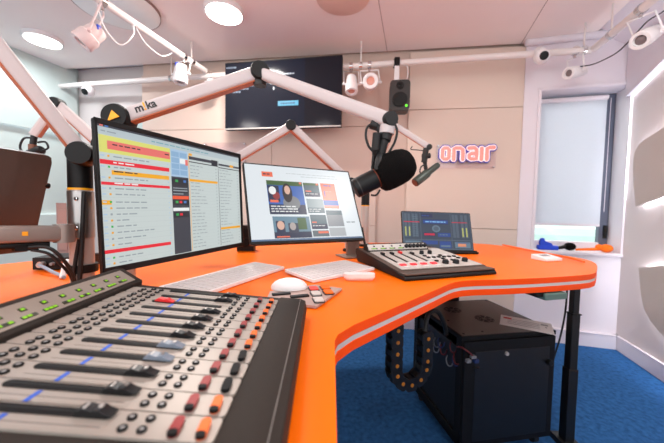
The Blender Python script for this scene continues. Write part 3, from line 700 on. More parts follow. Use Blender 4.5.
b = MB(M); b.box((.0195, .002, .075), (.002, .010, .010), YEL); b.build('orange_mark', mon_arm)
b = MB(); b.cyl(p1 + V((0, 0, -.04)), p1 + V((0, 0, .065)), .022, DARKG); b.cyl(p1, MK @ V((-.20, -.17, .0)), .016, BLACK); b.build('bracket_joint', mon_arm, .003)
b = MB(); b.tube([(-.715, .685, .992), (-.685, .70, .990), (-.668, .715, .965), (-.664, .74, .92), (-.668, .76, .862)], .0042, RUBBER); b.build('cable', mon_arm); b = MB(); b.tube([(-.715, .69, .985), (-.690, .705, .975), (-.678, .72, .95), (-.672, .745, .91), (-.676, .765, .862)], .0035, RUBBER); b.build('cable', mon_arm)
# main boom with the foam covered microphone
BX, BY = -.612, .86
pb_ = thing('microphone_boom', 'long white boom arm with maker lettering bending over both monitors to the foam microphone', 'microphone arm', (BX, BY, .85))
pole(pb_, BX, BY, 1.33, .026, ring=1.10)
d0 = V((-.588, .815, 1.331)); d1 = V((-.215, .86, 1.481)); d2 = V((.119, .65, 1.292))
ax1 = V((0.1, -1, 0))
joint(pb_, d0, ax1, .035, .058); 
b = MB(); F = frame(d0 + V((.003, -.0305, 0)), V((.95, 0, .3)).normalized(), V((-.3, 0, .95)).normalized(), V((0, -1, 0)))
b.prism([(-.017, -.010), (.017, -.008), (.003, .014)], -.002, .002, YEL, F); b.build('amber_triangle', pb_, .002)
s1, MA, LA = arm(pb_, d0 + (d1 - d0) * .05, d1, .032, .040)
joint(pb_, d1, (.25, -1, .05), .026, .052)
b = MB(); b.cyl(d1 - V((0, 0, .02)), d1 - V((0, 0, .036)), .018, DARKG); b.build('joint_collar', pb_)
s2, MA2, LA2 = arm(pb_, d1, d2, .030, .032, under=False)
Mx = MA.to_3x3(); zdir = (d1 - d0).normalized(); side = V((0, -1, 0)); side = (side - zdir * side.dot(zdir)).normalized(); upd = side.cross(zdir)
for i, (t, mm, off_) in enumerate((('m', DARKG, -.0185), ('!', YEL, -.0035), ('ka', DARKG, .0145))):
    c = d0 + zdir * (.082 + off_) + side * .0168 + upd * .003
    lettering('lettering', t, .030, mm, s1, frame(c, zdir, upd, side), .0008)
joint(pb_, d2, (.3, -1, 0), .0165, .036, RUBBER)
# the microphone hanging from it
mc = thing('microphone', 'black studio microphone with large foam windscreen at the end of the long boom', 'microphone', (.115, .65, 1.17))
t0, t1 = V((.048, .65, 1.140)), V((.186, .656, 1.213)); dm = (t1 - t0).normalized()
Mm, Lm = along(t0, t1)
b = MB(); b.lathe([(.018, 0), (.0215, .002), (.022, .008), (.022, .060), (.021, .072)], BLACK, Mm, 28); b.build('body', mc)
b = MB(); b.lathe([(.0222, .010), (.0222, .013)], DARKG, Mm, 28, cap=False); b.lathe([(.0224, .054), (.0224, .068)], mat('mic_orange_band', (120, 52, 24), .5, noise=.2, nscale=90), Mm, 28, cap=False); b.build('body_ring', mc)
b = MB()
prof = [(.020, .056), (.029, .057), (.0355, .062), (.0385, .072), (.0395, .086), (.0395, .102), (.038, .118), (.033, .132), (.025, .141), (.014, .1455), (.002, .147)]
b.lathe(prof, FOAM, Mm, 32); b.build('foam_windscreen', mc)
b = MB(); b.cyl(d2 - V((0.001, 0, .012)), d2 - V((.003, .0, .030)), .0165, ARMW); b.cyl(d2 - V((.003, 0, .028)), (.112, .648, 1.247), .013, RUBBER)
b.cyl((.112, .648, 1.252), (.104, .652, 1.214), .010, RUBBER); b.cyl((.094, .640, 1.262), (.092, .645, 1.225), .009, RUBBER)
b.tube([(.104, .652, 1.22), (.098, .634, 1.20), (.096, .630, 1.18)], .008, RUBBER); b.tube([(.092, .645, 1.228), (.095, .66, 1.205), (.097, .672, 1.18)], .008, RUBBER)
b.build('yoke', mc, .001)
b = MB(); b.cyl((.099, .66, 1.281), (.083, .664, 1.287), .0105, RUBBER); b.cyl((.099, .66, 1.281), (.106, .655, 1.268), .0085, RUBBER); b.build('plug', mc, .001)
b = MB(); b.tube([(.084, .664, 1.287), (.074, .66, 1.277), (.072, .658, 1.258), (.078, .654, 1.236), (.088, .65, 1.222), (.087, .648, 1.200), (.088, .648, 1.18)], .0028, RUBBER); b.build('cable', mc)
b = MB(); b.tube([(.128, .645, 1.290), (.138, .645, 1.27), (.134, .645, 1.245), (.122, .645, 1.222), (.112, .648, 1.205)], .0026, RUBBER); b.build('cable', mc)
b = MB(); b.tube([(.105, .65, 1.14), (.097, .648, 1.128), (.085, .648, 1.128)], .0022, RUBBER); b.build('cable', mc)
# boom C far left with its small microphone
CX, CY = -.98, 1.27
pc = thing('microphone_boom', 'pinkish boom arm behind the left pole, folded down over the turned monitor', 'microphone arm', (CX, CY, .85))
pole(pc, CX, CY, 1.33, .026, ring=1.12)
c0, c1, c2_ = V((CX, CY - .02, 1.345)), V((-1.165, 1.25, 1.512)), V((-1.235, 1.22, 1.372))
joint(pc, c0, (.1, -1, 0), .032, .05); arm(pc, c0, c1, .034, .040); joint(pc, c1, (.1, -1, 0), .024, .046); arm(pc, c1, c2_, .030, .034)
b = MB(); b.cyl(c2_, c2_ - V((.008, 0, .045)), .011, RUBBER); b.build('swivel', pc)
mcc = thing('microphone', 'small dark microphone with cable loop above the turned monitor', 'microphone', (-1.243, 1.22, 1.28))
b = MB(); M, L = along((-1.30, 1.24, 1.29), (-1.185, 1.20, 1.312)); b.lathe([(.012, 0), (.017, .004), (.018, .05), (.018, L - .01), (.012, L)], BLACK, M, 20); b.build('body', mcc)
b = MB(); b.cyl((-1.243, 1.22, 1.335), (-1.243, 1.22, 1.25), .014, mat('mic_bronze', (120, 78, 60), .4, metal=.4, noise=.1, nscale=60)); b.build('yoke', mcc)
b = MB(); b.tube([(-1.242, 1.22, 1.362), (-1.278, 1.22, 1.36), (-1.295, 1.22, 1.325), (-1.28, 1.22, 1.30), (-1.25, 1.22, 1.31)], .004, RUBBER); b.build('cable', mcc); b = MB(); b.tube([(-1.22, 1.22, 1.345), (-1.18, 1.21, 1.345), (-1.165, 1.205, 1.32), (-1.19, 1.2, 1.305)], .004, RUBBER); b.build('cable', mcc)
# boom D behind both monitors
DX, DY = .102, 1.66
pd = thing('microphone_boom', 'white boom arm peaking in the gap between the two monitors', 'microphone arm', (DX, DY, .85))
pole(pd, DX, DY, 1.22, .026, ring=1.05)
g0, g1, g2 = V((DX, DY - .02, 1.235)), V((-.216, 1.50, 1.506)), V((-.60, 1.42, 1.245))
joint(pd, g0, (.1, -1, 0), .030, .05); arm(pd, g0, g1, .034, .042); joint(pd, g1, (.1, -1, 0), .026, .05); arm(pd, g1, g2, .034, .042)
# boom E near the sign
EX, EY = .212, 1.88
pe = thing('microphone_boom', 'slim white boom arm with orange underside pointing at the on air sign', 'microphone arm', (EX, EY, .85))
pole(pe, EX, EY, 1.21, .026, ring=1.115)
h0, h1, h2 = V((EX, EY - .02, 1.222)), V((.372, 1.86, 1.625)), V((.560, 1.75, 1.468))
joint(pe, h0, (.1, -1, 0), .028, .05, ARMW); arm(pe, h0, h1, .036, .044); joint(pe, h1, (.1, -1, 0), .026, .05); arm(pe, h1, h2, .032, .036)
joint(pe, h2 + V((.004, 0, -.004)), (.1, -1, 0), .017, .036, RUBBER)
mce = thing('microphone', 'small dark green microphone pointing down at the end of the slim boom', 'microphone', (.55, 1.75, 1.30))
b = MB(); M, L = along((.481, 1.72, 1.250), (.632, 1.77, 1.365)); b.lathe([(.019, 0), (.026, .003), (.027, .015), (.027, .10), (.020, .115), (.018, L - .006), (.015, L)], mat('mic_dark_green', (66, 76, 70), .38, metal=.3, noise=.1, nscale=70), M, 24); b.build('body', mce)
b = MB(); b.lathe([(.0235, -.002), (.0185, -.0005)], mat('mic_copper', (120, 62, 40), .5, noise=.1, nscale=60), M, 20); b.build('rear_plate', mce)
b = MB(); b.cyl(h2 - V((.01, 0, .01)), (.540, 1.75, 1.375), .017, RUBBER); b.cyl((.528, 1.75, 1.41), (.575, 1.75, 1.415), .016, RUBBER); b.cyl((.543, 1.75, 1.385), (.553, 1.75, 1.33), .011, RUBBER); b.build('yoke', mce, .002)
b = MB(); b.tube([(.545, 1.735, 1.36), (.518, 1.73, 1.345), (.512, 1.73, 1.315), (.53, 1.735, 1.30)], .0045, RUBBER); b.build('cable', mce); b = MB(); b.tube([(.545, 1.74, 1.44), (.49, 1.74, 1.445), (.46, 1.75, 1.45), (.47, 1.76, 1.47)], .003, RUBBER); b.build('cable', mce)

# ------------------------------------------------------------------ small things on the desk
def keyboard(label, c, deg, L, W, rows, cols, group=None):
    F = rotz((c[0], c[1], .851), deg)
    k = thing('keyboard', label, 'keyboard', F, group)
    b = MB(F @ Matrix.Rotation(R(2.2), 4, 'X')); b.prism(rrect(L, W, .008, 4), .003, .013, WHITE); b.box((0, W / 2 - .012, .003), (L * .9, .014, .008), SILVP); b.build('case', k, .002)
    pw, ph = (L - .014) / cols, (W - .022) / rows
    for r_ in range(rows):
        b = MB(F @ Matrix.Rotation(R(2.2), 4, 'X'))
        for q in range(cols):
            b.box((-L / 2 + .007 + pw * (q + .5), -W / 2 + .009 + ph * (r_ + .5), .0145), (pw - .0028, ph - .0028, .003), KEYW)
        b.build('key_row', k, .0006, 1)
keyboard('long white keyboard lying in front of the playlist monitor beside the big console', (-.336, .978), 66.5 , .425, .150, 6, 18)
keyboard('short white keyboard lying in front of the news page monitor', (.001, 1.112), 42.5, .318, .172, 6, 14)
F = rotz((-.122, .845, .851), 8)
ms = thing('computer_mouse', 'white rounded computer mouse on the button pad next to the long keyboard', 'mouse', F @ Matrix.Translation((0, 0, .008)))
b = MB(F); vs = []
b.ball((0, 0, .012), .05, WHITE, 28, (1.06, .64, .56)); bmesh.ops.bisect_plane(b.bm, geom=b.bm.verts[:] + b.bm.edges[:] + b.bm.faces[:], plane_co=F @ V((0, 0, .0085)), plane_no=(0, 0, 1), clear_inner=True)
bmesh.ops.holes_fill(b.bm, edges=[e for e in b.bm.edges if e.is_boundary]); b.build('shell', ms)
b = MB(F); b.prism(rrect(.088, .046, .02, 6), .0005, .009, DARKG); b.build('base', ms)
ms2 = thing('computer_mouse', 'low flat white mouse beside the small four fader console', 'mouse', rotz((.098, 1.0, .851), 5))
F = rotz((.098, 1.0, .851), 5)
b = MB(F); b.prism(rrect(.108, .040, .018, 6), .004, .022, WHITE); b.build('shell', ms2, .006, 3)
b = MB(F); b.prism(rrect(.098, .032, .014, 6), .0, .005, mat('mouse_pink_base', (236, 180, 164), .5, noise=.03, nscale=40)); b.build('base', ms2, .001)
pdk = thing('button_pad', 'flat brownish button pad with coloured square keys under the white mouse', 'control pad', (-.06, .80, .85))
b = MB(); b.prism([(-.172, .818), (-.165, .735), (-.034, .700), (.034, .861), (-.049, .897)], .851, .8585, PADP); b.build('plate', pdk, .002)
for kx, ky, m in ((-.050, .842, mat('pad_red', (226, 70, 60), .4, noise=.04, nscale=60, emit=.1)), (-.017, .857, ORB), (-.041, .794, PADG), (-.007, .810, ORB), (-.031, .740, PADG)):
    b = MB(rotz((kx, ky, .8585), 15)); b.prism(rrect(.029, .042, .006, 3), 0, .0025, DARKG); b.prism(rrect(.024, .035, .005, 3), .001, .0055, m); b.build('square_key', pdk, .001)
for x, y, w in ((-.135, .788, .05), (-.083, .770, .05)):
    b = MB(rotz((x, y, .8585), 20)); b.box((0, 0, .002), (w, .016, .005), BLACK); b.build('slot_key', pdk, .001)
# clip-on speaker box and papers
cd = thing('desk_box', 'white flat box with grey label near the rounded end of the orange desk', 'box', rotz((1.13, 1.50, .851), 72))
F = rotz((1.13, 1.50, .851), 72)
Fc = rotz((1.095, 1.47, .851), 16)
b = MB(Fc); b._add([(-.055, -.035, 0), (.055, -.035, 0), (.055, .045, 0), (-.055, .045, 0), (-.055, -.035, .014), (.055, -.035, .014), (.055, .045, .026), (-.055, .045, .026)], [(0, 3, 2, 1), (4, 5, 6, 7), (0, 1, 5, 4), (1, 2, 6, 5), (2, 3, 7, 6), (3, 0, 4, 7)], WHITE); b.build('shell', cd, .003)
b = MB(Fc); b._add([(-.03, .0, .0198), (.025, .0, .0198), (.025, .028, .0240), (-.03, .028, .0240)], [(0, 1, 2, 3)], GREYINK); b.build('label_plate', cd)
b = MB(); b.tube([(1.200, 2.04, .857), (1.212, 1.86, .857), (1.222, 1.74, .857), (1.238, 1.58, .857), (1.240, 1.475, .857), (1.222, 1.40, .857)], .0045, ORANGE); tag(recentre(b.build('cable')), 'thin orange cable lying along the far edge of the desk', 'cable')
# audio interface with a grey lead, panel behind it
Fi = rotz((-1.01, 1.115, .851), 9)
ai = thing('audio_interface', 'small black audio interface with knobs behind the left pole', 'audio interface', Fi)
b = MB(Fi); b.box((0, 0, .024), (.165, .11, .044), BLACK); b.box((0, 0, .0015), (.12, .08, .003), RUBBER); b.build('case', ai, .004)
for u, m, r_ in ((-.05, CHROME, .011), (-.015, BTNC, .006), (.022, mat('knob_copper', (170, 96, 70), .4, metal=.4, noise=.05, nscale=50), .011), (.052, BTN, .009)):
    b = MB(Fi); M, L = along((u, -.055, .024), (u, -.068, .024)); b.lathe([(r_, 0), (r_ * .9, L)], m, M, 16); b.build('knob', ai)
b = MB(); b.cyl((-1.048, 1.052, .874), (-1.040, 1.03, .874), .010, SILVP); b.tube([(-1.041, 1.032, .874), (-1.00, 1.01, .870), (-.95, .985, .862), (-.90, .96, .8575), (-.86, .93, .8575)], .0055, mat('grey_lead', (150, 162, 178), .5, noise=.05, nscale=50)); tag(recentre(b.build('cable')), 'grey lead plugged into the black audio interface', 'cable')
b = MB(); b.tube([(-.925, 1.00, .852), (-.90, .985, .885), (-.895, .98, .90), (-.885, .96, .88), (-.875, .94, .852)], .009, WHITE); tag(recentre(b.build('cable')), 'short white cable end standing beside the pole foot', 'cable')
b = MB(rotz((-1.262, 1.385, .851), 10)); b.prism(rrect(.055, .05, .006, 3), 0, .245, PINKBX); b.box((0, -.026, .12), (.035, .003, .19), mat('panel_cloth', (160, 134, 128), .9, noise=.08, nscale=200)); tag(recentre(b.build('acoustic_column', None, .003)), 'slim pinkish upright block standing behind the audio interface', 'acoustic block')
b = MB(rotz((-.475, 1.62, .851), 5)); b.box((0, 0, .07), (.09, .07, .14), BLACK); b.box((0, -.036, .10), (.06, .004, .05), BTN); b.lathe([(.025, 0), (.022, .006)], BTN, Matrix.Translation((0, -.036, .045)) @ Matrix.Rotation(R(90), 4, 'X'), 18)
tag(recentre(b.build('desk_speaker', None, .004)), 'black box standing in the gap between the two monitors', 'speaker')
b = MB(Matrix.Translation((.22, 1.37, .851))); b.lathe([(.007, 0), (.008, .006), (.004, .009)], BLACK, None, 14); tag(b.build('desk_stud'), 'tiny black stud on the orange desk below the news page monitor', 'stud')
bpy.data.objects['desk_stud'].data.transform(Matrix.Translation((-.145, -.15, 0)))

# ------------------------------------------------------------------ under the desk
FK = rotz((.568, 1.228, 0), 10.5)
rk = thing('equipment_rack', 'black steel equipment rack on castors under the orange desk', 'rack', FK)
RW, RD, RZ0, RZ1 = .465, .44, .055, .555
b = MB(FK)
b.box((RW / 2, RD / 2, RZ0 + .015), (RW, RD, .03), RACKM)                       # floor, rear, right side, posts of the open left side
b.box((RW - .004, RD / 2, (RZ0 + RZ1) / 2), (.008, RD, RZ1 - RZ0 - .02), RACKM); b.box((RW / 2, RD - .004, (RZ0 + RZ1) / 2), (RW, .008, RZ1 - RZ0 - .02), RACKM)
for y in (.02, RD - .02): b.box((.015, y, (RZ0 + RZ1) / 2), (.03, .04, RZ1 - RZ0 - .02), RACKM)
b.box((.016, RD / 2, .28), (.012, RD - .06, .42), BLACKM); b.box((.01, RD / 2, RZ0 + .03), (.02, RD, .04), RACKM)
b.build('cabinet', rk, .003)
b = MB(FK); b.box((RW / 2, RD / 2, RZ1 - .009), (RW + .012, RD + .012, .018), RACKM)
b.box((RW / 2, RD / 2, RZ1 + .0008), (RW - .004, RD - .004, .0016), RACKT); top = b.build('top_cover', rk, .003)
for u, v in ((.150, .305), (.235, .165)):
    b = MB(FK @ Matrix.Translation((u, v, RZ1 + .0016)))
    for k_ in range(8):
        a0, a1 = R(45 * k_ + 6), R(45 * k_ + 39)
        for r0, r1 in ((.012, .028), (.032, .045)):
            P = [(r0 * math.cos(a0), r0 * math.sin(a0)), (r1 * math.cos(a0), r1 * math.sin(a0)), (r1 * math.cos((a0 + a1) / 2), r1 * math.sin((a0 + a1) / 2)), (r1 * math.cos(a1), r1 * math.sin(a1)), (r0 * math.cos(a1), r0 * math.sin(a1))]
            b.prism(P, -.0004, .0006, BLACK)
    b.build('fan_grille', top)
b = MB(FK)
for u, v in ((.02, .02), (RW - .02, .02), (.02, RD - .02), (RW - .02, RD - .02), (.12, .03), (.04, .17)): b.lathe([(.006, 0), (.004, .002)], BLACK, Matrix.Translation((u, v, RZ1 + .0016)), 10)
b.build('cover_screw', top)
b = MB(FK); b.box((RW / 2, -.008, (RZ0 + RZ1) / 2 - .005), (RW - .01, .016, RZ1 - RZ0 - .03), RACKM); b.box((RW / 2 + .01, -.0165, .29), (RW - .09, .002, .40), BLACKM); dr = b.build('door', rk, .003)
b = MB(FK); M, L = along((.205, -.016, .475), (.205, -.026, .475)); b.lathe([(.008, 0), (.008, L)], SILVP, M, 16); b.build('lock', dr)
b = MB(FK); b.box((.06, -.019, .42), (.03, .006, .009), BLACK); b.build('hinge', dr, .002)
b = MB(FK); M, L = along((RW - .04, -.016, .42), (RW - .04, -.034, .42)); b.lathe([(.012, 0), (.014, L)], BLACK, M, 16); b.build('latch', dr, .002)
for u, v in ((.04, .04), (RW - .04, .04), (.04, RD - .04), (RW - .04, RD - .04)):
    b = MB(FK); b.cyl((u - .012, v, .022), (u + .012, v, .022), .022, RUBBER); b.box((u, v, .048), (.03, .03, .016), BLACKM); b.build('castor', rk)
b = MB(FK)
random.seed(9)
for cc, n_ in ((mat('patch_red', (96, 16, 20), .5, noise=.05, nscale=40), 3), (mat('patch_blue', (34, 52, 100), .5, noise=.05, nscale=40), 3), (mat('patch_white', (120, 120, 126), .5, noise=.05, nscale=40), 3)):
    for k_ in range(n_):
        y0 = random.uniform(.06, .30); z0 = random.uniform(.40, .50)
        b.tube([(.009, y0, z0), (-.004, y0 - .012, z0 - .012), (-.006, y0 - .03, z0 - .03), (.002, y0 - .045, z0 - .025), (.009, y0 - .05, z0)], .003, cc)
b.build('patch_cables', rk)
b = MB(FK); b.tube([(-.01, .02, .50), (-.008, -.01, .512), (.012, -.03, .50), (.032, -.03, .482)], .004, mat('patch_red', (0, 0, 0))); b.box((.034, -.029, .478), (.022, .016, .012), mat('patch_white', (0, 0, 0))); b.box((.012, -.029, .462), (.02, .016, .014), mat('patch_white', (0, 0, 0))); b.box((.048, -.029, .46), (.02, .016, .016), mat('patch_blue', (0, 0, 0))); b.build('corner_plugs', rk, .002)
# paper on the rack
Fq = FK @ Matrix.Translation((.375, .115, RZ1 + .0022)) @ Matrix.Rotation(R(-38), 4, 'Z')
Fq = rotz((.935, 1.372, RZ1 + .0022), -32)
pp = thing('paper_sheet', 'white printed sheet with red corner lying on top of the black rack', 'paper', Fq)
b = MB(Fq); b.box((0, 0, .0006), (.21, .148, .0012), PAPER); b.build('sheet', pp)
b = MB(Fq); b.box((-.075, .035, .0014), (.035, .022, .0006), INK); b.box((.075, .03, .0014), (.028, .018, .0006), GREYINK)
for i in range(4): b.box((-.01, .03 - .022 * i, .0014), (.13, .005, .0006), GREYINK)
b.build('print', pp)
# drag chain: U of links with amber pins
ch = thing('cable_chain', 'black drag chain with orange pins looping down from the desk to the rack', 'cable chain', (.30, 1.13, .40))
hd = V((.93, .36, 0)).normalized(); hn = V((.36, -.93, 0)).normalized(); c0 = V((.252, 1.115, 0)); rad = .072; path = []
zb = .475; z = .77
while z > zb: path.append((0., z, -math.pi / 2)); z -= .046
arc = math.pi * rad; n_ = 5
for i in range(n_):
    a = math.pi + (i + .5) / n_ * math.pi; path.append((rad + rad * math.cos(a), zb + rad * math.sin(a), a + math.pi / 2))
z = zb + .012
while z < .60: path.append((2 * rad, z, math.pi / 2)); z += .046
for u, z, a in path:
    t = hd * math.cos(a) + V((0, 0, 1)) * math.sin(a); nrm_ = t.cross(hn).normalized(); F = frame(c0 + hd * u + V((0, 0, z)), t, nrm_, hn.copy())
    b = MB(F)
    for s_ in (-1, 1): b.prism(rrect(.052, .050, .012, 4), s_ * .020 - .004, s_ * .020 + .004, BLACKM)
    for yy in (-.019, .019): b.box((0, yy, 0), (.020, .008, .036), BLACK)
    lk = b.build('chain_link', ch)
    b = MB(F); b.lathe([(.0075, .0235), (.0075, .0262), (.004, .027)], PIN, Matrix.Identity(4), 12); b.build('pin', lk)
b = MB(); b.box((.255, 1.118, .784), (.07, .05, .018), BLACKM); b.build('mount_plate', ch, .002)
b = MB(); b.tube([tuple(c0 + hd * .145 + V((0, 0, .60))), (.41, 1.20, .66), (.47, 1.26, .65), (.515, 1.29, .58), (.528, 1.30, .53)], .010, RUBBER); b.build('cable', ch)
b = MB(); b.tube([(1.118, 1.37, .792), (1.124, 1.372, .70), (1.122, 1.375, .60), (1.108, 1.38, .48), (1.084, 1.385, .36), (1.07, 1.39, .2), (1.065, 1.4, .01)], .004, RUBBER); tag(recentre(b.build('cable')), 'thin black cable hanging down next to the black telescopic desk leg', 'cable')
b = MB(FK)
# ------------------------------------------------------------------ things on the window sill
sw = nz0 + .003
st_ = thing('stapler', 'bright blue plastic stapler lying on the window sill', 'stapler', FW @ Matrix.Translation((.53, -.05, sw)))
b = MB(FW); b.box((.517, -.055, sw + .018), (.15, .05, .036), BLUEP); b.build('base', st_, .006)
b = MB(FW); b.prism([(.48, sw + .034), (.575, sw + .034), (.58, sw + .06), (.568, sw + .098), (.550, sw + .10), (.542, sw + .072), (.495, sw + .058)], -.075, -.035, BLUEP, Matrix(((1, 0, 0, 0), (0, 0, 1, 0), (0, 1, 0, 0), (0, 0, 0, 1)))); b.build('lever', st_, .008)
hm = thing('handheld_microphone', 'black foam headed handheld microphone lying on the window sill', 'microphone', FW @ Matrix.Translation((.36, -.05, sw)))
b = MB(FW); b.ball((.345, -.075, sw + .033), .033, FOAM, 20, (1.35, 1, 1)); b.build('foam_head', hm)
b = MB(FW); b.cyl((.385, -.07, sw + .03), (.445, -.055, sw + .016), .016, BLACK, .013); b.build('handle', hm)
om = thing('handheld_microphone', 'handheld microphone with bright orange foam head and thin handle on the window sill', 'microphone', FW @ Matrix.Translation((.12, -.04, sw)))
b = MB(FW); b.ball((.105, -.045, sw + .034), .034, ORP, 20, (1.35, 1, 1)); b.ball((.155, -.045, sw + .042), .024, ORP, 16); b.build('foam_head', om)
b = MB(FW); b.cyl((.15, -.045, sw + .026), (.32, -.03, sw + .014), .013, ORP, .009); b.build('handle', om)

# ------------------------------------------------------------------ on the rear wall
FS_ = FA @ Matrix.Translation((0, .0, 0))
sg0 = ax(.912)
sg = thing('on_air_sign', 'clear acrylic panel with pink and blue neon on air lettering', 'sign', FA @ Matrix.Translation((sg0 + .245, .03, 1.46)))
SW, SH = .49, .208
Fg = FA @ Matrix(((1, 0, 0, sg0), (0, 0, 1, .022), (0, 1, 0, 1.456), (0, 0, 0, 1)))     # x right, y up, z out of the wall
b = MB(Fg); b.box((SW / 2, SH / 2, 0), (SW, SH, .006), ACRYL); b.build('acrylic_plate', sg)
for u, v in ((.012, .012), (SW - .012, .012), (.012, SH - .012), (SW - .012, SH - .012)):
    b = MB(Fg); b.lathe([(.007, -.023), (.007, .006), (.005, .008)], CHROME, Matrix.Translation((u, v, 0)), 14); b.build('standoff', sg)
def zp(x, y): return ((x - 103) * SW / 497, (265 - y) * SH / 190)
strokes = {'o': ([(150, 118), (163, 106), (192, 106), (205, 118), (205, 180), (192, 192), (163, 192), (150, 180)], True),
           'n': ([(246, 194), (246, 150), (246, 112), (262, 106), (300, 106), (320, 120), (322, 150), (322, 194)], False),
           'a': ([(374, 108), (416, 106), (434, 120), (435, 150), (435, 192), (392, 192), (374, 182), (374, 160), (392, 150), (430, 150)], False),
           'i': ([(477, 112), (477, 150), (477, 194)], False),
           'r': ([(520, 194), (520, 150), (521, 112), (540, 106), (574, 104)], False)}
for n_, (pts, cl_) in strokes.items():
    p2 = [zp(*q_) for q_ in pts]; b = MB(Fg)
    for r_, z_, m, fl_ in ((.0335, .008, SIGNB, .25), (.0240, .0145, SIGNW, .25), (.0165, .0185, SIGNP, .35)):
        b.tube([(x, y, z_) for x, y in p2], r_, m, 10, smooth=False, closed=cl_, flat=fl_, flat_axis=(0, 0, 1))
        b.bm.verts.ensure_lookup_table()
        if not cl_:
            for (x, y) in (p2[0], p2[-1]): b.ball((x, y, z_), r_, m, 14, (1, 1, fl_))
    b.build('letter_' + n_, sg)
ap = thing('acrylic_panel', 'plain clear acrylic panel with standoffs on the rear wall behind the monitors', 'panel', FA @ Matrix.Translation((ax(-1.06), 0, 1.52)))
Fh = FA @ Matrix(((1, 0, 0, ax(-1.28)), (0, 0, 1, .0), (0, 1, 0, 1.52), (0, 0, 0, 1)))
b = MB(Fh); b.box((.22, .095, .012), (.44, .19, .006), ACRYL); b.build('plate', ap)
for u, v in ((.015, .015), (.425, .015), (.015, .175), (.425, .175)):
    b = MB(Fh); b.lathe([(.008, -.02), (.008, .018), (.005, .020)], CHROME, Matrix.Translation((u, v, 0)), 14); b.build('standoff', ap)

# ------------------------------------------------------------------ pipes, spotlights, cameras, loudspeaker
PZ = 2.30
def pipe(name, label, p0, p1, r=.022, hangers=()):
    t = thing(name, label, 'pipe', p0)
    b = MB(); b.cyl(p0, p1, r, PIPEW, seg=20); b.build('tube', t)
    for f in hangers:
        q_ = V(p0).lerp(V(p1), f); b = MB(); b.cyl((q_.x, q_.y, q_.z + r * .8), (q_.x, q_.y, CZ), .006, PIPEW, seg=10); b.lathe([(r * 1.25, -.012), (r * 1.25, .012)], CHROME, along(q_, V(p1))[0], 18); b.build('hanger', t)
    return t
bp0, bp1 = V((-3.05, 3.13, PZ)), V((1.905, 2.232, PZ))
def bpt(x): f = (x - bp0.x) / (bp1.x - bp0.x); return bp0.lerp(bp1, f)
pipe('lighting_pipe', 'long white lighting pipe running along the rear wall under the ceiling', bp0, bp1, .024, (.03, .30, .66, .99))
dp0, dp1 = V((-1.83, .35, PZ + .03)), V((-1.19, 2.75, PZ + .03))
pipe('lighting_pipe', 'white lighting pipe crossing the ceiling diagonally at upper left', dp0, dp1, .024, (.55, .93))
rp0, rp1 = V((1.905, 2.21, PZ)), V((1.56, .75, PZ))
pipe('lighting_pipe', 'white lighting pipe running beside the right wall at upper right', rp0, rp1, .024, (.12, .4))
def spotlight(label, pp_, cc, aim, L=.15, r=.055, m=PINKS, lens=LENSG, tape=None, group='white spotlights hung on the pipes'):
    pp_, cc, aim = V(pp_), V(cc), V(aim).normalized()
    t = thing('spotlight', label, 'spotlight', pp_ - V((0, 0, .03)), group)
    M, _ = along(cc - aim * L / 2, cc + aim * L / 2)
    b = MB(); b.lathe([(r * .45, 0), (r * .75, L * .06), (r * .85, L * .25), (r * .86, L * .5), (r, L * .55), (r, L * .96), (r * .94, L), (r * .62, L), (r * .58, L * .93)], m, M, 26); b.build('can', t)
    b = MB(); b.lathe([(r * .60, L * .92), (r * .4, L * .95), (r * .002 + .0005, L * .965)], lens, M, 24); b.build('lens', t)
    side = aim.cross(V((0, 0, 1)))
    if side.length < .2: side = V((ad.x, ad.y, 0))
    side.normalize(); s_ = r * 1.22; topz = pp_.z - .045
    b = MB(); pts = [cc + side * s_, V((cc.x + side.x * s_, cc.y + side.y * s_, topz)), V((cc.x - side.x * s_, cc.y - side.y * s_, topz)), cc - side * s_]
    off_ = V((pp_.x - cc.x, pp_.y - cc.y, 0)) 
    pts[1] += off_; pts[2] += off_
    b.tube(pts, .006, m, 8, smooth=False)
    for s2_ in (-1, 1): b.cyl(cc + side * s_ * s2_ * .8, cc + side * (s_ + .014) * s2_, .010, m, seg=12)
    b.build('yoke', t)
    b = MB(); b.cyl(pp_ - V((0, 0, .05)), pp_ + V((0, 0, .0)), .010, CHROME, seg=12); M2_, _ = along(pp_, pp_ + (ad if abs(pp_.y - 2.5) < .5 and pp_.x > -.5 and pp_.x < 1.7 else rd)); b.lathe([(.031, -.014), (.031, .014)], CHROME, M2_, 16); b.build('clamp', t)
    if tape:
        b = MB()
        for u_, s2_ in tape: b.box(tuple(cc - aim * L * u_ + side * s2_), (.026, .026, .032), BLUEP)
        b.build('blue_plug', t, .003)
    return t
def dpt(f): return dp0.lerp(dp1, f)
spotlight('white spotlight with orange bounce in its colour and blue plugs, largest one at the upper left', dpt(.625), (-1.505, 1.85, 2.125), (-.30, -.20, -.42), .15, .062, PINKS, LENSG, ((.42, .03), (.38, -.035)))
spotlight('white spotlight pointing down at the far end of the diagonal pipe, above the boom lettering', dpt(.893), (-1.280, 2.49, 2.185), (-.02, -.1, -1), .16, .055, WHITE, LENSG, ((.5, -.04),))
spotlight('small white spotlight half hidden behind the boom beside the television corner', bpt(-1.15), (-1.153, 2.785, 2.21), (-.05, -.1, -1), .12, .05, WHITE)
spotlight('white spotlight pointing down next to the television, left of the salmon lens one', bpt(.140), (.143, 2.50, 2.13), (.0, -.35, -1), .16, .052, WHITE, LENSO, ((.45, -.02),))
spotlight('white spotlight with salmon lens facing the room left of the loudspeaker', bpt(.292), (.296, 2.44, 2.12), (-.15, -1, -.12), .12, .062, WHITE, LENSO)
spotlight('white spotlight lying sideways above the window blind', bpt(1.80), (1.795, 2.225, 2.135), (-.20, -.075, -.06), .19, .043, WHITE, LENSG)
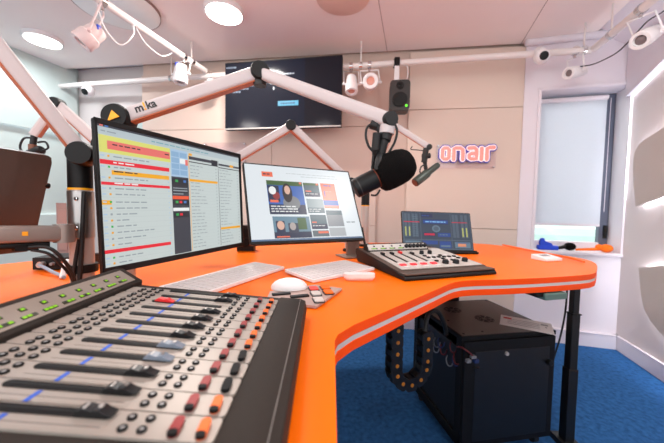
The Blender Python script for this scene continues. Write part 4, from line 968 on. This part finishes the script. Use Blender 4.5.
spotlight('large white spotlight lying sideways beside the right wall pipe', rp0.lerp(rp1, .29), (1.868, 1.795, 2.155), (-.24, -.11, -.14), .25, .050, WHITE, LENSG)
def camera_ball(label, p, c, aim, r):
    t = thing('security_camera', label, 'security camera', p)
    c = V(c); aim = V(aim).normalized()
    b = MB(); b.ball(c, r, WHITE, 24); b.build('housing', t)
    M, _ = along(c, c + aim); b = MB(); b.lathe([(r * .62, r * .72), (r * .55, r * .93), (r * .2, r * 1.0), (.001, r * 1.0)], BLACK, M, 20); b.build('lens', t)
    b = MB(); b.cyl(c + V((0, 0, r * .7)), (p[0], p[1], p[2]), r * .6, WHITE, r * .75, 18); b.build('mount', t)
camera_ball('white ball security camera beside the window corner on the rear pipe', tuple(bpt(1.545) + V((0, -.02, 0))), (1.545, 2.245, 2.25), (-.2, -1, -.25), .052)
camera_ball('white ball security camera at the far left end of the rear pipe', tuple(bpt(-2.49) + V((0, -.02, 0))), (-2.485, 3.01, 2.225), (-.1, -1, -.5), .055)
sp = thing('loudspeaker', 'small black wall loudspeaker hanging from the pipe on a white bracket', 'loudspeaker', (.52, 2.42, 1.885))
Fz = frame((.522, 2.37, 2.0), ad, V((0, 0, 1)), an)
b = MB(Fz); b.prism(rrect(.158, .238, .03, 5), -.13, .0, DARKG); b.build('cabinet', sp, .012, 3)
b = MB(Fz); b.lathe([(.060, .0), (.060, .004), (.054, .004), (.040, -.006), (.018, -.012), (.016, -.004), (.001, .0)], BLACK, Matrix.Translation((0, -.035, .001)), 26); b.build('woofer', sp)
b = MB(Fz); b.lathe([(.030, 0), (.030, .003), (.016, -.004), (.012, .002), (.001, .006)], BLACK, Matrix.Translation((0, .073, .001)), 22); b.build('tweeter', sp)
b = MB(Fz); b.lathe([(.009, 0), (.009, .004)], LEDG, Matrix.Translation((.052, -.085, .0)), 12); b.build('status_lamp', sp)
pq = bpt(.51)
b = MB(); b.box((pq.x, pq.y - .03, 2.19), (.040, .006, .20), WHITE); b.build('bracket', sp, .001)
b = MB(); b.box((pq.x, pq.y - .008, 2.30), (.045, .062, .07), BLACK); b.build('bracket_clamp', sp, .006)
b = MB(); b.tube([(.57, 2.44, 2.11), (.60, 2.46, 2.18), (.60, 2.46, 2.25), (.585, 2.47, 2.28)], .004, WHITE); b.build('cable', sp)
b = MB(); b.tube([(1.80, 2.22, 2.17), (1.83, 2.13, 2.145), (1.87, 2.06, 2.155), (1.90, 2.0, 2.18), (1.88, 1.88, 2.22), (1.86, 1.80, 2.24), (1.93, 1.80, 2.285), (2.0, 1.82, 2.33)], .004, RUBBER); tag(recentre(b.build('cable')), 'dark cable slung between the two spotlights at the upper right', 'cable')
b = MB(); b.tube([(-1.45, 1.83, 2.32), (-1.42, 1.85, 2.18), (-1.36, 1.90, 2.10), (-1.31, 1.95, 2.19), (-1.37, 2.05, 2.31), (-1.36, 2.15, 2.25), (-1.33, 2.30, 2.235), (-1.30, 2.40, 2.31)], .0035, WHITE); tag(recentre(b.build('cable')), 'white cable drooping in loops below the diagonal pipe', 'cable')

# ------------------------------------------------------------------ ceiling lamps and discs
def ceiling_lamp(label, x, y, r=.128, e=22, c=(1, .95, .9)):
    t = thing('ceiling_light', label, 'ceiling light', (x, y, CZ), 'round ceiling lights')
    b = MB(); b.lathe([(r, -.035), (r + .004, -.03), (r + .004, 0)], WHITE, Matrix.Translation((x, y, CZ)), 40); b.build('housing', t)
    b = MB(); b.lathe([(r * .93, -.0365), (r * .93, -.030)], LAMP, Matrix.Translation((x, y, CZ)), 40); b.build('diffuser', t)
    la = bpy.data.lights.new('ceiling_lamp', 'AREA'); la.shape = 'DISK'; la.size = r * 1.8; la.energy = e; la.color = c
    lo = bpy.data.objects.new('ceiling_lamp', la); COL.objects.link(lo); lo.location = (x, y, CZ - .045)
ceiling_lamp('round white ceiling light at the far left of the ceiling', -2.49, 2.56, .128, 9, (.86, .95, 1))
ceiling_lamp('round white ceiling light above the long boom, nearer the middle', -.80, 2.165, .132, 24)
t = thing('ceiling_disc', 'large pale round ceiling board with brown rim behind the diagonal pipe', 'ceiling board', (-1.55, 2.12, CZ))
b = MB(); b.lathe([(.26, -.026), (.265, -.022), (.265, -.001)], RINGC, Matrix.Translation((-1.55, 2.14, CZ)), 48); b.build('board', t)
b = MB(); b.lathe([(.266, -.022), (.270, -.022), (.270, -.001), (.266, -.001)], RINGB, Matrix.Translation((-1.55, 2.14, CZ)), 48, cap=False); b.build('rim', t)
b = MB(); b.lathe([(.17, -.012), (.178, -.008), (.178, -.0005)], mat('ceiling_hatch_paint', (232, 200, 186), .7, noise=.02, nscale=8), Matrix.Translation((.045, 2.02, CZ)), 40)
tag(recentre(b.build('ceiling_hatch')), 'faint flat round cover in the ceiling above the middle of the room', 'ceiling cover')
# lamps of the rest of the room, behind and beside the camera
for x, y, e in ((-1.0, .2, 5), (1.2, .9, 13), (-2.2, .6, 12), (.5, -.8, 8)):
    la = bpy.data.lights.new('ceiling_lamp', 'AREA'); la.shape = 'DISK'; la.size = .28; la.energy = e; la.color = (1, .95, .91)
    lo = bpy.data.objects.new('ceiling_lamp', la); COL.objects.link(lo); lo.location = (x, y, CZ - .05)

# ------------------------------------------------------------------ daylight, camera
sk = bpy.data.lights.new('window_daylight', 'AREA'); sk.shape = 'RECTANGLE'; sk.size = 1.6; sk.size_y = 1.4; sk.energy = 50; sk.color = (1, .97, 1)
so = bpy.data.objects.new('window_daylight', sk); COL.objects.link(so); ps = FW @ V((.35, -1.7, 2.6)); pt = FW @ V((.35, -.2, 1.4))
so.matrix_world = Matrix.Translation(ps) @ (pt - ps).to_track_quat('-Z', 'Y').to_matrix().to_4x4()
w = bpy.data.worlds.new('daylight'); S.world = w; w.use_nodes = True
bg = w.node_tree.nodes['Background']; bg.inputs[0].default_value = lin((240, 244, 246)); bg.inputs[1].default_value = 1.9
cam = bpy.data.cameras.new('camera'); co = bpy.data.objects.new('camera', cam); COL.objects.link(co)
cam.sensor_width = 36; cam.sensor_fit = 'HORIZONTAL'; cam.lens = 36 * 292 / 664; cam.clip_start = .02
p_ = math.atan(14.5 / 292); r_ = .018
U_ = V((0, math.sin(p_), math.cos(p_))); F_ = V((0, math.cos(p_), -math.sin(p_))); R_ = V((1, 0, 0))
Rc = R_ * math.cos(r_) + U_ * math.sin(r_); Uc = U_ * math.cos(r_) - R_ * math.sin(r_)
co.matrix_world = frame((0, 0, 1.10), Rc, Uc, -F_)
cam.dof.use_dof = True; cam.dof.focus_distance = .85; cam.dof.aperture_fstop = 3.5
S.camera = co
S.view_settings.view_transform = 'Standard'; S.view_settings.look = 'None'; S.view_settings.exposure = .32; S.view_settings.gamma = 1.; S.view_settings.use_curve_mapping = False
S.cycles.use_denoising = True; S.cycles.max_bounces = 10; S.cycles.sample_clamp_indirect = 6
